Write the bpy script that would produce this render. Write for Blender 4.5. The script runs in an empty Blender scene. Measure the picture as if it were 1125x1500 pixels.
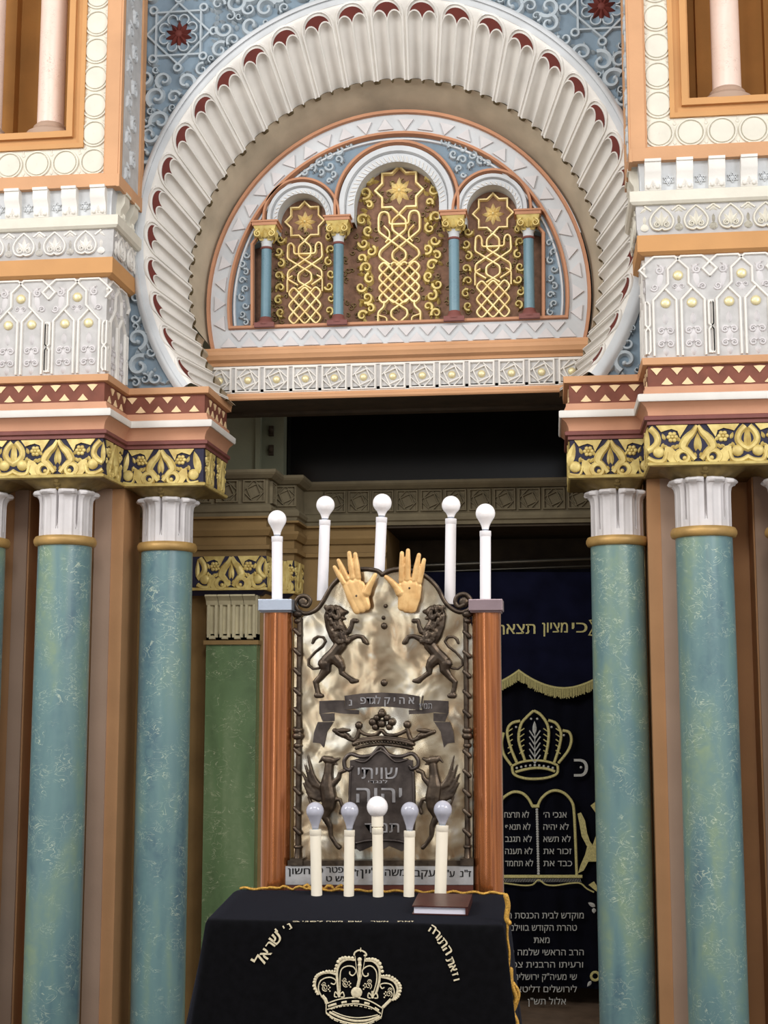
import bpy, bmesh, random
from math import *
from mathutils import Vector, Matrix
from mathutils.geometry import tessellate_polygon
random.seed(7)
SC = bpy.context.scene
COL = SC.collection
# ------------------------------------------------------------------ camera
F = 2000.0
CAM = Vector((1.035, -8.4, 1.65))
PITCH = atan(262.0 / F)
YAW = atan((812 - 562.5) / F * cos(PITCH))
cd = bpy.data.cameras.new('camera'); co = bpy.data.objects.new('camera', cd); COL.objects.link(co)
cd.sensor_fit = 'VERTICAL'; cd.sensor_height = 36; cd.lens = F / 1500 * 36
cd.clip_end = 100
co.location = CAM; co.rotation_euler = (pi / 2 + PITCH, 0, YAW)
SC.camera = co
ROT = co.rotation_euler.to_matrix()
def ray(px, py):
    return ROT @ Vector(((px - 562.5) / F, -(py - 750) / F, -1))
def P(px, py, Y):
    "the point of the plane at depth Y that the photograph shows at px, py"
    d = ray(px, py); return CAM + d * ((Y - CAM.y) / d.y)
def X_(px, py, Y): return P(px, py, Y).x
def Z_(px, py, Y): return P(px, py, Y).z

# ------------------------------------------------------------------ frames
class Fr:
    def __init__(s, o, u, v, n, k=1.0): s.o, s.u, s.v, s.n, s.k = Vector(o), Vector(u) * k, Vector(v) * k, Vector(n), k
    def __call__(s, a, b, h=0): return s.o + s.u * a + s.v * b + s.n * h
def front(x=0, y=0, z=0, k=1.0, sx=1): return Fr((x, y, z), (sx, 0, 0), (0, 0, 1), (0, -1, 0), k)
class FrP:      # measured layout on a plane: a, b are photo pixels
    def __init__(s, p0, n): s.p0 = Vector(p0); s.n = Vector(n).normalized()
    def __call__(s, a, b, h=0):
        d = ray(a, b); t = (s.p0 - CAM).dot(s.n) / d.dot(s.n)
        return CAM + d * t + s.n * h
def planeY(Y): return FrP((0, Y, 0), (0, -1, 0))

# ------------------------------------------------------------------ mesh builder
class MB:
    def __init__(s): s.v = []; s.f = []
    def add(s, vs, fs):
        n = len(s.v); s.v += [Vector(p) for p in vs]; s.f += [[i + n for i in f] for f in fs]
        return s
    def box(s, x0, x1, y0, y1, z0, z1):
        return s.add([(x, y, z) for x in (x0, x1) for y in (y0, y1) for z in (z0, z1)],
                     [(0, 1, 3, 2), (4, 6, 7, 5), (0, 4, 5, 1), (2, 3, 7, 6), (0, 2, 6, 4), (1, 5, 7, 3)])
    def fbox(s, fr, a0, a1, b0, b1, h0, h1):
        s.k = getattr(s, 'k', 0) + 1; h1 += (s.k % 5) * .0004
        return s.add([fr(a, b, h) for a in (a0, a1) for h in (h0, h1) for b in (b0, b1)],
                     [(0, 1, 3, 2), (4, 6, 7, 5), (0, 4, 5, 1), (2, 3, 7, 6), (0, 2, 6, 4), (1, 5, 7, 3)])
    def grid(s, rows, closed=False):
        n = len(rows[0]); vs = [p for r in rows for p in r]; fs = []
        for i in range(len(rows) - 1):
            for j in range(n if closed else n - 1):
                k = (j + 1) % n
                fs.append((i * n + j, i * n + k, (i + 1) * n + k, (i + 1) * n + j))
        return s.add(vs, fs)
    def lathe(s, prof, c=(0, 0, 0), n=24, rf=None, cap=True):
        c = Vector(c); rows = []
        for r, z in prof:
            rows.append([c + Vector((cos(2 * pi * j / n), sin(2 * pi * j / n), 0)) * (r if rf is None else rf(r, z, 2 * pi * j / n)) + Vector((0, 0, z)) for j in range(n)])
        s.grid(rows, True)
        if cap:
            b = len(s.v)
            s.f.append(list(range(b - n, b))); s.f.append(list(range(b - n * len(rows), b - n * len(rows) + n))[::-1])
        return s
    def tube(s, pts, r, n=8, flat=1.0):
        pts = [Vector(p) for p in pts]; m = len(pts)
        if not hasattr(r, '__len__'): r = [r] * m
        rows = []; up = Vector((0, 1, 0))
        ext = []
        d0 = (pts[0] - pts[1]).normalized(); d1 = (pts[-1] - pts[-2]).normalized()
        P_ = [pts[0] + d0 * r[0] * .85, pts[0] + d0 * r[0] * .5] + pts + [pts[-1] + d1 * r[-1] * .5, pts[-1] + d1 * r[-1] * .85]
        R_ = [r[0] * .35, r[0] * .8] + list(r) + [r[-1] * .8, r[-1] * .35]
        for i, p in enumerate(P_):
            a = P_[max(0, i - 1)]; b = P_[min(len(P_) - 1, i + 1)]
            t = (b - a).normalized()
            u = t.cross(up)
            if u.length < 1e-3: u = t.cross(Vector((1, 0, 0)))
            u.normalize(); w = u.cross(t).normalized()
            rows.append([p + (u * cos(2 * pi * j / n) + w * sin(2 * pi * j / n) * flat) * R_[i] for j in range(n)])
        s.grid(rows, True); b = len(s.v)
        s.f.append(list(range(b - n, b))); s.f.append(list(range(b - n * len(rows), b - n * len(rows) + n))[::-1])
        return s
    def ball(s, c, r, n=10, sc=(1, 1, 1)):
        c = Vector(c); rows = []
        for i in range(n // 2 + 1):
            a = -pi / 2 + pi * i / (n // 2); a = max(-1.45, min(1.45, a))
            rows.append([c + Vector((r * cos(a) * cos(2 * pi * j / n) * sc[0], r * cos(a) * sin(2 * pi * j / n) * sc[1], r * sin(a) * sc[2])) for j in range(n)])
        s.grid(rows, True); b = len(s.v)
        s.f.append(list(range(b - n, b))); s.f.append(list(range(b - n * len(rows), b - n * len(rows) + n))[::-1])
        return s
    def ribbon(s, pts, w, h, fr, closed=False, top=.6, h0=0.0, mid=None):
        m = len(pts); s.k = getattr(s, 'k', 0) + 1; h *= 1 + .018 * (s.k % 7)
        if not hasattr(w, '__len__'): w = [w] * m
        rows = []
        for i, (x, y) in enumerate(pts):
            if closed: a, b = pts[(i - 1) % m], pts[(i + 1) % m]
            else: a, b = pts[max(0, i - 1)], pts[min(m - 1, i + 1)]
            def nrm(p, q):
                dx, dy = q[0] - p[0], q[1] - p[1]; l = hypot(dx, dy) or 1e-9
                return -dy / l, dx / l
            n1 = nrm(a, (x, y)) if (a[0] != x or a[1] != y) else nrm((x, y), b)
            n2 = nrm((x, y), b) if (b[0] != x or b[1] != y) else n1
            nx, ny = n1[0] + n2[0], n1[1] + n2[1]; l = hypot(nx, ny) or 1e-9; nx /= l; ny /= l
            q = min(1.6, 1 / max(.5, nx * n1[0] + ny * n1[1])); k = w[i] / 2 * q; t = k * top
            sec = [fr(x + nx * k, y + ny * k, h0), fr(x + nx * t, y + ny * t, h0 + h)]
            if mid is not None: sec.append(fr(x, y, h0 + h * mid))
            sec += [fr(x - nx * t, y - ny * t, h0 + h), fr(x - nx * k, y - ny * k, h0)]
            rows.append(sec)
        if closed: rows.append(rows[0])
        s.grid(rows)
        if not closed:
            b = len(s.v); k = len(rows[0])
            s.f.append(list(range(b - k, b))); s.f.append(list(range(b - k * len(rows), b - k * len(rows) + k))[::-1])
        return s
    def plate(s, pts, h0, h1, fr, holes=()):
        loops = [list(pts)] + [list(q) for q in holes]
        tri = tessellate_polygon([[Vector((a, b, 0)) for a, b in lp] for lp in loops])
        flat = [p for lp in loops for p in lp]; n = len(flat)
        s0 = len(s.v)
        s.v += [fr(a, b, h1) for a, b in flat] + [fr(a, b, h0) for a, b in flat]
        for t in tri: s.f.append([s0 + i for i in t])
        k = 0
        for lp in loops:
            m = len(lp)
            for i in range(m):
                j = (i + 1) % m
                s.f.append([s0 + k + i, s0 + k + j, s0 + n + k + j, s0 + n + k + i])
            k += m
        return s
    def petal(s, x, y, ang, ln, wd, h, fr, h0=0.0, sharp=1.0):
        out = []
        c, q = cos(ang), sin(ang); n = 6
        for i in range(n + 1):
            t = i / n; ww = wd / 2 * sin(pi * min(1, t ** .8)) ** .8 if 0 < t < 1 else 0
            out.append((t * ln, ww))
        ptsL = [(x + c * a - q * b, y + q * a + c * b) for a, b in out]
        ptsR = [(x + c * a + q * b, y + q * a - c * b) for a, b in out]
        rid = [(x + c * a, y + q * a) for a, b in out]
        rows = [[fr(*p, h0) for p in ptsL], [fr(p[0], p[1], h0 + h * sin(pi * (.12 + .76 * i / n))) for i, p in enumerate(rid)], [fr(*p, h0) for p in ptsR]]
        return s.grid(rows)
    def dome(s, x, y, r, h, fr, h0=0.0, n=14, flat=0.0):
        rows = [[fr(x + cos(2 * pi * j / n) * r * k, y + sin(2 * pi * j / n) * r * k, h0 + h * q) for j in range(n)]
                for k, q in ((1, 0), (.96, .45 if not flat else .9), (.75, .78 if not flat else 1), (.4, .96 if not flat else 1), (.02, 1))]
        return s.grid(rows, True)
    def ring(s, x, y, r, w, h, fr, n=20, h0=0.0, mid=None):
        return s.ribbon([(x + r * cos(2 * pi * j / n), y + r * sin(2 * pi * j / n)) for j in range(n)], w, h, fr, True, h0=h0, mid=mid)
    def scroll(s, x, y, r, a0, sg, w, h, fr, turns=1.35, leaf=True, h0=0.0):
        pts = []; ws = []; n = 16
        for i in range(n + 1):
            t = i / n; rr = r * (1 - .72 * t); a = a0 + sg * turns * 2 * pi * t
            pts.append((x + rr * cos(a), y + rr * sin(a))); ws.append(w * (1 - .55 * t))
        s.ribbon(pts, ws, h, fr, top=.45, h0=h0)
        s.dome(pts[-1][0], pts[-1][1], r * .24, h * 1.2, fr, h0=h0, n=8)
        if leaf:
            for t, q in ((.0, .9), (.16, 1.25), (.32, 1.0)):
                a = a0 + sg * turns * 2 * pi * t; rr = r * (1 - .72 * t)
                s.petal(x + rr * cos(a), y + rr * sin(a), a - sg * .9, r * .75 * q, r * .42, h * 1.15, fr, h0=h0)
        return s
    def sweep(s, plan, prof, close=True):
        rows = []
        m = len(plan)
        nr = []
        for i in range(m - 1):
            dx, dy = plan[i + 1][0] - plan[i][0], plan[i + 1][1] - plan[i][1]; l = hypot(dx, dy)
            nr.append((dy / l, -dx / l))
        for i in range(m):
            a = nr[max(0, i - 1)]; b = nr[min(m - 2, i)]
            if i == 0 or i == m - 1: nx, ny = (a if i else b)
            else: nx, ny = (a[0] + b[0]) / (1 + a[0] * b[0] + a[1] * b[1]), (a[1] + b[1]) / (1 + a[0] * b[0] + a[1] * b[1])
            rows.append([(plan[i][0] + nx * o, plan[i][1] + ny * o, z) for o, z in prof])
        n = len(prof); s.grid(rows, close)
        if close:
            b = len(s.v); s.f.append(list(range(b - n, b))); s.f.append(list(range(b - n * m, b - n * m + n))[::-1])
        return s
    def build(s, name, mat, parent=None, smooth=None, **tags):
        me = bpy.data.meshes.new(name)
        me.from_pydata([tuple(p) for p in s.v], [], s.f); me.validate()
        bm = bmesh.new(); bm.from_mesh(me); bmesh.ops.recalc_face_normals(bm, faces=bm.faces); bm.to_mesh(me); bm.free()
        if mat: me.materials.append(mat)
        if smooth is not None:
            me.shade_smooth(); me.set_sharp_from_angle(angle=radians(smooth))
        o = bpy.data.objects.new(name, me); COL.objects.link(o)
        if parent: attach(o, parent)
        for k, q in tags.items(): o[k] = q
        return o
def attach(o, parent):
    o.parent = parent
    o.matrix_parent_inverse = Matrix.Translation(-Vector(ORIG.get(parent.name, (0, 0, 0))))
ORIG = {}
def thing(name, loc, label, cat, group=None):
    o = bpy.data.objects.new(name, None); COL.objects.link(o); o.empty_display_size = .05
    o.location = loc; ORIG[o.name] = tuple(loc)
    o['label'] = label; o['category'] = cat
    if group: o['group'] = group
    return o
def tag(o, label, cat, group=None):
    o['label'] = label; o['category'] = cat
    if group: o['group'] = group
    return o
def struct(o, label=None):
    o['kind'] = 'structure'
    if label: o['label'] = label
    return o
def children(o): return [c for c in bpy.data.objects if c.parent == o]
def copy_tree(o, loc=None, label=None, parent=None):
    c = o.copy(); COL.objects.link(c)
    mpi = o.matrix_parent_inverse.copy()
    if parent: c.parent = parent; c.matrix_parent_inverse = mpi
    if loc is not None: c.location = loc
    if label: c['label'] = label
    for ch in children(o): copy_tree(ch, parent=c)
    return c
def arc(cx, cy, r, a0, a1, n=24, ry=None):
    ry = r if ry is None else ry
    return [(cx + r * cos(radians(a0 + (a1 - a0) * i / n)), cy + ry * sin(radians(a0 + (a1 - a0) * i / n))) for i in range(n + 1)]
def smooth_line(pts, n=6):
    out = []; m = len(pts)
    for i in range(m - 1):
        p0, p1, p2, p3 = pts[max(0, i - 1)], pts[i], pts[i + 1], pts[min(m - 1, i + 2)]
        for j in range(n):
            t = j / n
            out.append(tuple(.5 * (2 * p1[k] + (p2[k] - p0[k]) * t + (2 * p0[k] - 5 * p1[k] + 4 * p2[k] - p3[k]) * t * t + (3 * p1[k] - p0[k] - 3 * p2[k] + p3[k]) * t ** 3) for k in range(len(p1))))
    out.append(tuple(pts[-1])); return out
def rpoly(pts, r, closed=False, n=4):
    out = []; m = len(pts)
    for i in range(m):
        if not closed and i in (0, m - 1): out.append(pts[i]); continue
        p, a, b = pts[i], pts[i - 1], pts[(i + 1) % m]
        la = hypot(a[0] - p[0], a[1] - p[1]) or 1e-9; lb = hypot(b[0] - p[0], b[1] - p[1]) or 1e-9
        k = min(r, la * .48, lb * .48)
        q0 = (p[0] + (a[0] - p[0]) * k / la, p[1] + (a[1] - p[1]) * k / la); q1 = (p[0] + (b[0] - p[0]) * k / lb, p[1] + (b[1] - p[1]) * k / lb)
        for j in range(n + 1):
            t = j / n; out.append(tuple((1 - t) ** 2 * q0[c] + 2 * t * (1 - t) * p[c] + t * t * q1[c] for c in (0, 1)))
    return out
def star8(cx, cy, R, rot=0):
    r = R * .765; out = []
    for i in range(16):
        a = rot + pi / 8 * i; q = R if i % 2 == 0 else r
        out.append((cx + q * cos(a), cy + q * sin(a)))
    return out
_txt = {}
def glyphs(t, ext=.02):
    if (t, ext) not in _txt:
        c = bpy.data.curves.new('writing', 'FONT'); c.body = t; c.size = 1; c.extrude = ext; c.resolution_u = 3
        o = bpy.data.objects.new('writing', c); COL.objects.link(o)
        dg = bpy.context.evaluated_depsgraph_get()
        me = bpy.data.meshes.new_from_object(o.evaluated_get(dg))
        vs = [v.co.copy() for v in me.vertices]; fs = [list(p.vertices) for p in me.polygons]
        bpy.data.objects.remove(o); bpy.data.curves.remove(c); bpy.data.meshes.remove(me)
        _txt[(t, ext)] = (vs, fs)
    return _txt[(t, ext)]
def write(mb, t, x, y, size, fr, width=None, h=.002, rot=0.0, sx=1.0, down=True, anchor='c', bold=0.0):
    "writing t (right-to-left script) centred on x, y; size is its letter height"
    vs, fs = glyphs(t[::-1])
    if not vs: return
    a0 = min(v.x for v in vs); a1 = max(v.x for v in vs)
    k = size / .62
    kx = k * sx if width is None else width / (a1 - a0)
    c, s = cos(rot), sin(rot); out = []
    off = {'c': (a0 + a1) / 2, 'r': a1, 'l': a0}[anchor]
    dirs = [(0, 0)] if not bold else [(-bold, 0), (bold, 0)]
    for di, (bx, by) in enumerate(dirs):
        out = []; h = h * (1 - .08 * di)
        for v in vs:
            u = (v.x - off) * kx + bx; w = (v.z, v.y)[1] * k - size * .5 + by
            if down: w = -w
            out.append(fr(x + u * c - w * s, y + u * s + w * c, h * (1 if v.z > 0 else -.2)))
        mb.add(out, fs)
def organic(name, mb, voxel, mat, parent=None, smooth_it=4, **tags):
    o = mb.build('body_draft', None)
    m = o.modifiers.new('r', 'REMESH'); m.mode = 'VOXEL'; m.voxel_size = voxel; m.use_smooth_shade = True
    m = o.modifiers.new('s', 'SMOOTH'); m.factor = .5; m.iterations = smooth_it
    dg = bpy.context.evaluated_depsgraph_get()
    me = bpy.data.meshes.new_from_object(o.evaluated_get(dg)); me.name = name
    bpy.data.objects.remove(o)
    me.materials.clear(); me.materials.append(mat); me.shade_smooth()
    o = bpy.data.objects.new(name, me); COL.objects.link(o)
    if parent: attach(o, parent)
    for k, q in tags.items(): o[k] = q
    return o

# ------------------------------------------------------------------ materials
def lin(c): return tuple(((x / 255) / 12.92 if x / 255 <= .04045 else ((x / 255 + .055) / 1.055) ** 2.4) for x in c) + (1,)
def newmat(name):
    m = bpy.data.materials.new(name); m.use_nodes = True; nt = m.node_tree
    b = nt.nodes['Principled BSDF']; return m, nt, b
def N(nt, t, **kw):
    n = nt.nodes.new(t)
    for k, v in kw.items():
        if k in n.inputs: n.inputs[k].default_value = v
        else: setattr(n, k, v)
    return n
def mix(nt, a, b, fac):
    m = nt.nodes.new('ShaderNodeMix'); m.data_type = 'RGBA'
    for sock, v in ((m.inputs[6], a), (m.inputs[7], b), (m.inputs[0], fac)):
        if hasattr(v, 'is_output') or hasattr(v, 'links'): nt.links.new(v, sock)
        else: sock.default_value = v
    return m.outputs[2]
def ramp(nt, fac, stops):
    r = nt.nodes.new('ShaderNodeValToRGB'); nt.links.new(fac, r.inputs[0])
    e = r.color_ramp.elements
    while len(e) < len(stops): e.new(.5)
    for i, (p, c) in enumerate(stops): e[i].position = p; e[i].color = c if len(c) == 4 else tuple(c) + (1,)
    return r.outputs[0]
def bump(nt, b, fac, st, dist=.01):
    n = N(nt, 'ShaderNodeBump', Strength=st, Distance=dist); nt.links.new(fac, n.inputs['Height']); nt.links.new(n.outputs[0], b.inputs['Normal'])
def plain(name, col, rough=.7, metal=0.0, var=.12, scale=9, bs=.25, bscale=60, col2=None, bd=.003, coat=0.0, spec=.4):
    m, nt, b = newmat(name)
    tc = N(nt, 'ShaderNodeTexCoord')
    no = N(nt, 'ShaderNodeTexNoise', Scale=scale, Detail=5); nt.links.new(tc.outputs['Object'], no.inputs['Vector'])
    c = lin(col); c2 = lin(col2) if col2 else tuple(x * (1 - var * 2) for x in c[:3]) + (1,)
    f = ramp(nt, no.outputs['Fac'], [(.35, (0, 0, 0)), (.7, (1, 1, 1))])
    nt.links.new(mix(nt, c, c2, f), b.inputs['Base Color'])
    b.inputs['Roughness'].default_value = rough; b.inputs['Metallic'].default_value = metal
    b.inputs['Specular IOR Level'].default_value = spec
    b.inputs['Coat Weight'].default_value = coat
    if bs:
        n2 = N(nt, 'ShaderNodeTexNoise', Scale=bscale, Detail=4); nt.links.new(tc.outputs['Object'], n2.inputs['Vector'])
        bump(nt, b, n2.outputs['Fac'], bs, bd)
    return m
def marble(name, cols, vein, rough=.22, vs=3.2, seed=0.0, vw=.012):
    m, nt, b = newmat(name)
    tc = N(nt, 'ShaderNodeTexCoord'); oi = N(nt, 'ShaderNodeObjectInfo')
    off = N(nt, 'ShaderNodeVectorMath', operation='MULTIPLY_ADD'); nt.links.new(tc.outputs['Object'], off.inputs[0]); off.inputs[1].default_value = (1, 1, 1)
    cmb = N(nt, 'ShaderNodeCombineXYZ'); mul = N(nt, 'ShaderNodeMath', operation='MULTIPLY'); mul.inputs[1].default_value = 37.0
    nt.links.new(oi.outputs['Random'], mul.inputs[0]); nt.links.new(mul.outputs[0], cmb.inputs[2]); nt.links.new(cmb.outputs[0], off.inputs[2])
    mp = N(nt, 'ShaderNodeMapping'); mp.inputs['Scale'].default_value = (5, 5, 1.1); mp.inputs['Location'].default_value = (seed, seed, 0)
    nt.links.new(off.outputs[0], mp.inputs[0])
    n1 = N(nt, 'ShaderNodeTexNoise', Scale=1.0, Detail=6, Distortion=.4); nt.links.new(mp.outputs[0], n1.inputs['Vector'])
    base = ramp(nt, n1.outputs['Fac'], [(.34, lin(cols[0])), (.5, lin(cols[1])), (.66, lin(cols[2]))])
    n3 = N(nt, 'ShaderNodeTexNoise', Scale=14, Detail=5, Distortion=1.0); nt.links.new(off.outputs[0], n3.inputs['Vector'])
    base = mix(nt, base, lin(cols[1]), ramp(nt, n3.outputs['Fac'], [(.3, (0, 0, 0)), (.75, (.8, .8, .8))]))
    mp2 = N(nt, 'ShaderNodeMapping'); mp2.inputs['Rotation'].default_value = (.5, .6, .4); mp2.inputs['Scale'].default_value = (1, 1, 1.6); nt.links.new(off.outputs[0], mp2.inputs[0])
    n2 = N(nt, 'ShaderNodeTexNoise', Scale=vs * 2.2, Detail=3, Distortion=2.2); nt.links.new(mp2.outputs[0], n2.inputs['Vector'])
    v = ramp(nt, n2.outputs['Fac'], [(.5 - vw * 1.6, (0, 0, 0)), (.5, (1, 1, 1)), (.5 + vw, (0, 0, 0))])
    n4 = N(nt, 'ShaderNodeTexNoise', Scale=8, Detail=4); nt.links.new(off.outputs[0], n4.inputs['Vector'])
    msk = ramp(nt, n4.outputs['Fac'], [(.44, (0, 0, 0)), (.62, (.75, .75, .75))])
    mm = N(nt, 'ShaderNodeMath', operation='MULTIPLY'); nt.links.new(v, mm.inputs[0]); nt.links.new(msk, mm.inputs[1])
    nt.links.new(mix(nt, base, lin(vein), mm.outputs[0]), b.inputs['Base Color'])
    b.inputs['Roughness'].default_value = rough; b.inputs['Specular IOR Level'].default_value = .45
    return m
M = {}
M['white'] = plain('white_plaster', (232, 228, 221), .72, var=.06, scale=5)
M['cool'] = plain('cool_white_plaster', (205, 208, 210), .72, var=.08, scale=5)
M['cream'] = plain('cream_paint', (222, 217, 202), .65, var=.05)
M['panelgrey'] = plain('grey_white_plaster', (196, 194, 192), .75, var=.1, scale=14)
M['orange'] = plain('ochre_orange_paint', (208, 158, 116), .65, var=.08, scale=3)
M['orange2'] = plain('deep_ochre_paint', (203, 150, 94), .65, var=.07, scale=3)
M['salmon'] = plain('salmon_paint', (205, 152, 120), .6, var=.08, scale=4)
M['terra'] = plain('terracotta_paint', (192, 138, 104), .65, var=.08, scale=4)
M['brown'] = plain('red_brown_paint', (128, 74, 58), .7, var=.12, scale=12)
M['purple'] = plain('maroon_paint', (128, 76, 70), .6, var=.1)
M['inlay'] = plain('deep_red_inlay', (110, 48, 40), .7, var=.1)
M['blue'] = plain('blue_grey_paint', (128, 146, 160), .75, var=.14, scale=6)
M['blue_light'] = plain('pale_blue_relief', (174, 184, 190), .72, var=.1, scale=8)
M['tan'] = plain('tan_plaster', (176, 146, 108), .75, var=.08, scale=4)
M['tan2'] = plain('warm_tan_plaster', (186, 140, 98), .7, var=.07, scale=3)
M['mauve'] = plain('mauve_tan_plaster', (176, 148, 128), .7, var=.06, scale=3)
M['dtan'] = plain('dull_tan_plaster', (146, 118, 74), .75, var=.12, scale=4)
M['greytan'] = plain('grey_tan_relief', (124, 113, 88), .75, var=.12, scale=8)
M['soffit'] = plain('dusty_tan_plaster', (198, 184, 160), .8, var=.14, scale=4)
M['olive'] = plain('dark_olive_plaster', (112, 98, 66), .85, var=.2, scale=20)  # dark olive tone for the scalloped band at the flute ends
M['gold'] = plain('old_gold_leaf', (218, 198, 126), .42, .15, var=.16, scale=16, col2=(182, 156, 88), bs=.3)
M['goldlight'] = plain('pale_gold_leaf', (240, 220, 160), .4, .15, var=.1, scale=14, col2=(214, 184, 118))
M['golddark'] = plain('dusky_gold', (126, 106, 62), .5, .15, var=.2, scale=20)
M['goldhand'] = plain('gilded_wood', (224, 186, 128), .38, .2, var=.14, scale=30, col2=(196, 152, 96), bs=.2)
M['navy'] = plain('navy_ground', (40, 38, 62), .7, var=.2)
M['pewterlight'] = plain('pale_pewter', (168, 166, 168), .35, .7, var=.2, scale=30)
M['creamcap'] = plain('dull_cream_capital', (196, 186, 152), .7, var=.1)
M['ochredark'] = plain('dark_ochre_plaster', (176, 124, 62), .75, var=.12, scale=3)
M['peach'] = plain('peach_paint', (244, 214, 168), .65, var=.06)
M['bossgold'] = plain('gold_boss', (238, 224, 176), .35, .3, var=.08)
M['lunette'] = plain('mauve_brown_ground', (132, 98, 78), .8, var=.18, scale=30, bs=.5, bscale=35, bd=.01)
M['bluecol'] = marble('blue_painted_marble', [(84, 116, 130), (104, 138, 152), (136, 162, 170)], (60, 84, 100), .4, vs=9, vw=.02)
M['marble1'] = marble('blue_green_marble', [(82, 110, 122), (108, 139, 140), (134, 156, 130)], (206, 216, 192), .3, vs=4.2, vw=.016)
M['marble2'] = marble('deep_green_marble', [(86, 108, 74), (104, 130, 90), (130, 150, 112)], (206, 208, 176), .35, seed=3)
M['pink'] = marble('pink_marble', [(224, 196, 178), (232, 208, 194), (222, 190, 172)], (168, 112, 96), .35, vs=5, seed=5, vw=.008)
M['capwhite'] = plain('white_capital_paint', (212, 208, 208), .6, var=.06, scale=8)
M['ringgold'] = plain('ochre_gold_ring', (196, 158, 96), .45, .25, var=.15)
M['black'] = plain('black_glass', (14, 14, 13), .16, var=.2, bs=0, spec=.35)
M['greygreen'] = plain('grey_green_paint', (136, 140, 118), .7, var=.1, scale=4)
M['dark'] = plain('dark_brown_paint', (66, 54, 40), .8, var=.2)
M['velvet'] = plain('black_velvet', (9, 9, 12), .95, var=.25, scale=40, bs=.6, bscale=900, bd=.001, spec=.1)
M['velvet'].node_tree.nodes['Principled BSDF'].inputs['Sheen Weight'].default_value = .3
M['velvet'].node_tree.nodes['Principled BSDF'].inputs['Sheen Tint'].default_value = lin((90, 96, 120))
M['velvet'].node_tree.nodes['Principled BSDF'].inputs['Sheen Roughness'].default_value = .4
M['navyvelvet'] = plain('navy_velvet', (17, 19, 40), .95, var=.25, scale=5, bs=.4, bscale=500, bd=.001, spec=.1)
M['blackvelvet'] = plain('midnight_velvet', (11, 12, 22), .95, var=.25, scale=5, bs=.4, bscale=500, bd=.001, spec=.1)
M['thread'] = plain('gold_thread', (206, 196, 132), .6, .1, var=.2, scale=120, bs=.6, bscale=400, bd=.001)
M['silverthread'] = plain('silver_thread', (186, 186, 180), .6, .1, var=.15, scale=120, bs=.6, bscale=400, bd=.001)
M['creamthread'] = plain('cream_thread', (222, 212, 182), .6, .1, var=.15, scale=120, bs=.6, bscale=400, bd=.001)
M['cord'] = plain('gold_cord', (214, 166, 74), .5, .3, var=.3, scale=200, bs=.8, bscale=300, bd=.002)
M['bronze'] = plain('dark_bronze', (96, 84, 72), .42, .85, var=.2, scale=30, col2=(60, 52, 46), bs=.3, bscale=90)
M['shieldmetal'] = plain('dark_pewter', (92, 84, 80), .4, .8, var=.2, scale=20, col2=(60, 54, 52))
M['silverstrip'] = plain('silver_strip', (196, 196, 198), .42, .6, var=.1, scale=20)
M['candle'] = plain('ivory_candle_tube', (240, 232, 214), .45, var=.03, bs=.05)
M['candle2'] = plain('white_candle_tube', (236, 234, 238), .45, var=.03, bs=.05)
M['leather'] = plain('maroon_leather', (72, 38, 34), .35, var=.15, scale=40, bs=.3, bscale=200, bd=.001)
M['paper'] = plain('book_paper', (226, 226, 240), .7, var=.03)
M['woodbase'] = plain('maroon_wood', (98, 54, 44), .45, var=.15)
M['floor'] = plain('stone_floor', (120, 100, 82), .5, var=.15)
M['capmetal'] = plain('pale_steel_cap', (168, 176, 190), .3, .7, var=.1)
M['bracketmetal'] = plain('grey_metal', (120, 116, 106), .4, .8, var=.1)
def silver():
    m, nt, b = newmat('hammered_silver')
    tc = N(nt, 'ShaderNodeTexCoord'); n1 = N(nt, 'ShaderNodeTexNoise', Scale=7, Detail=4, Distortion=.6); nt.links.new(tc.outputs['Object'], n1.inputs['Vector'])
    c = ramp(nt, n1.outputs['Fac'], [(.3, lin((212, 208, 198))), (.46, lin((190, 176, 150))), (.6, lin((164, 142, 114))), (.75, lin((178, 188, 184)))])
    nt.links.new(c, b.inputs['Base Color']); b.inputs['Metallic'].default_value = .95; b.inputs['Roughness'].default_value = .24
    n2 = N(nt, 'ShaderNodeTexNoise', Scale=8, Detail=2, Distortion=.3); nt.links.new(tc.outputs['Object'], n2.inputs['Vector'])
    bump(nt, b, n2.outputs['Fac'], .36, .03); return m
M['silver'] = silver()
def varnish():
    m, nt, b = newmat('varnished_amber_wood')
    tc = N(nt, 'ShaderNodeTexCoord'); mp = N(nt, 'ShaderNodeMapping'); mp.inputs['Scale'].default_value = (60, 60, 3); nt.links.new(tc.outputs['Object'], mp.inputs[0])
    n1 = N(nt, 'ShaderNodeTexNoise', Scale=1, Detail=5); nt.links.new(mp.outputs[0], n1.inputs['Vector'])
    c = ramp(nt, n1.outputs['Fac'], [(.3, lin((150, 86, 48))), (.55, lin((186, 114, 64))), (.75, lin((116, 68, 42)))])
    nt.links.new(c, b.inputs['Base Color']); b.inputs['Metallic'].default_value = .75; b.inputs['Roughness'].default_value = .22
    b.inputs['Coat Weight'].default_value = .6; b.inputs['Coat Roughness'].default_value = .12
    bump(nt, b, n1.outputs['Fac'], .2, .002); return m
M['varnish'] = varnish()
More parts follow.
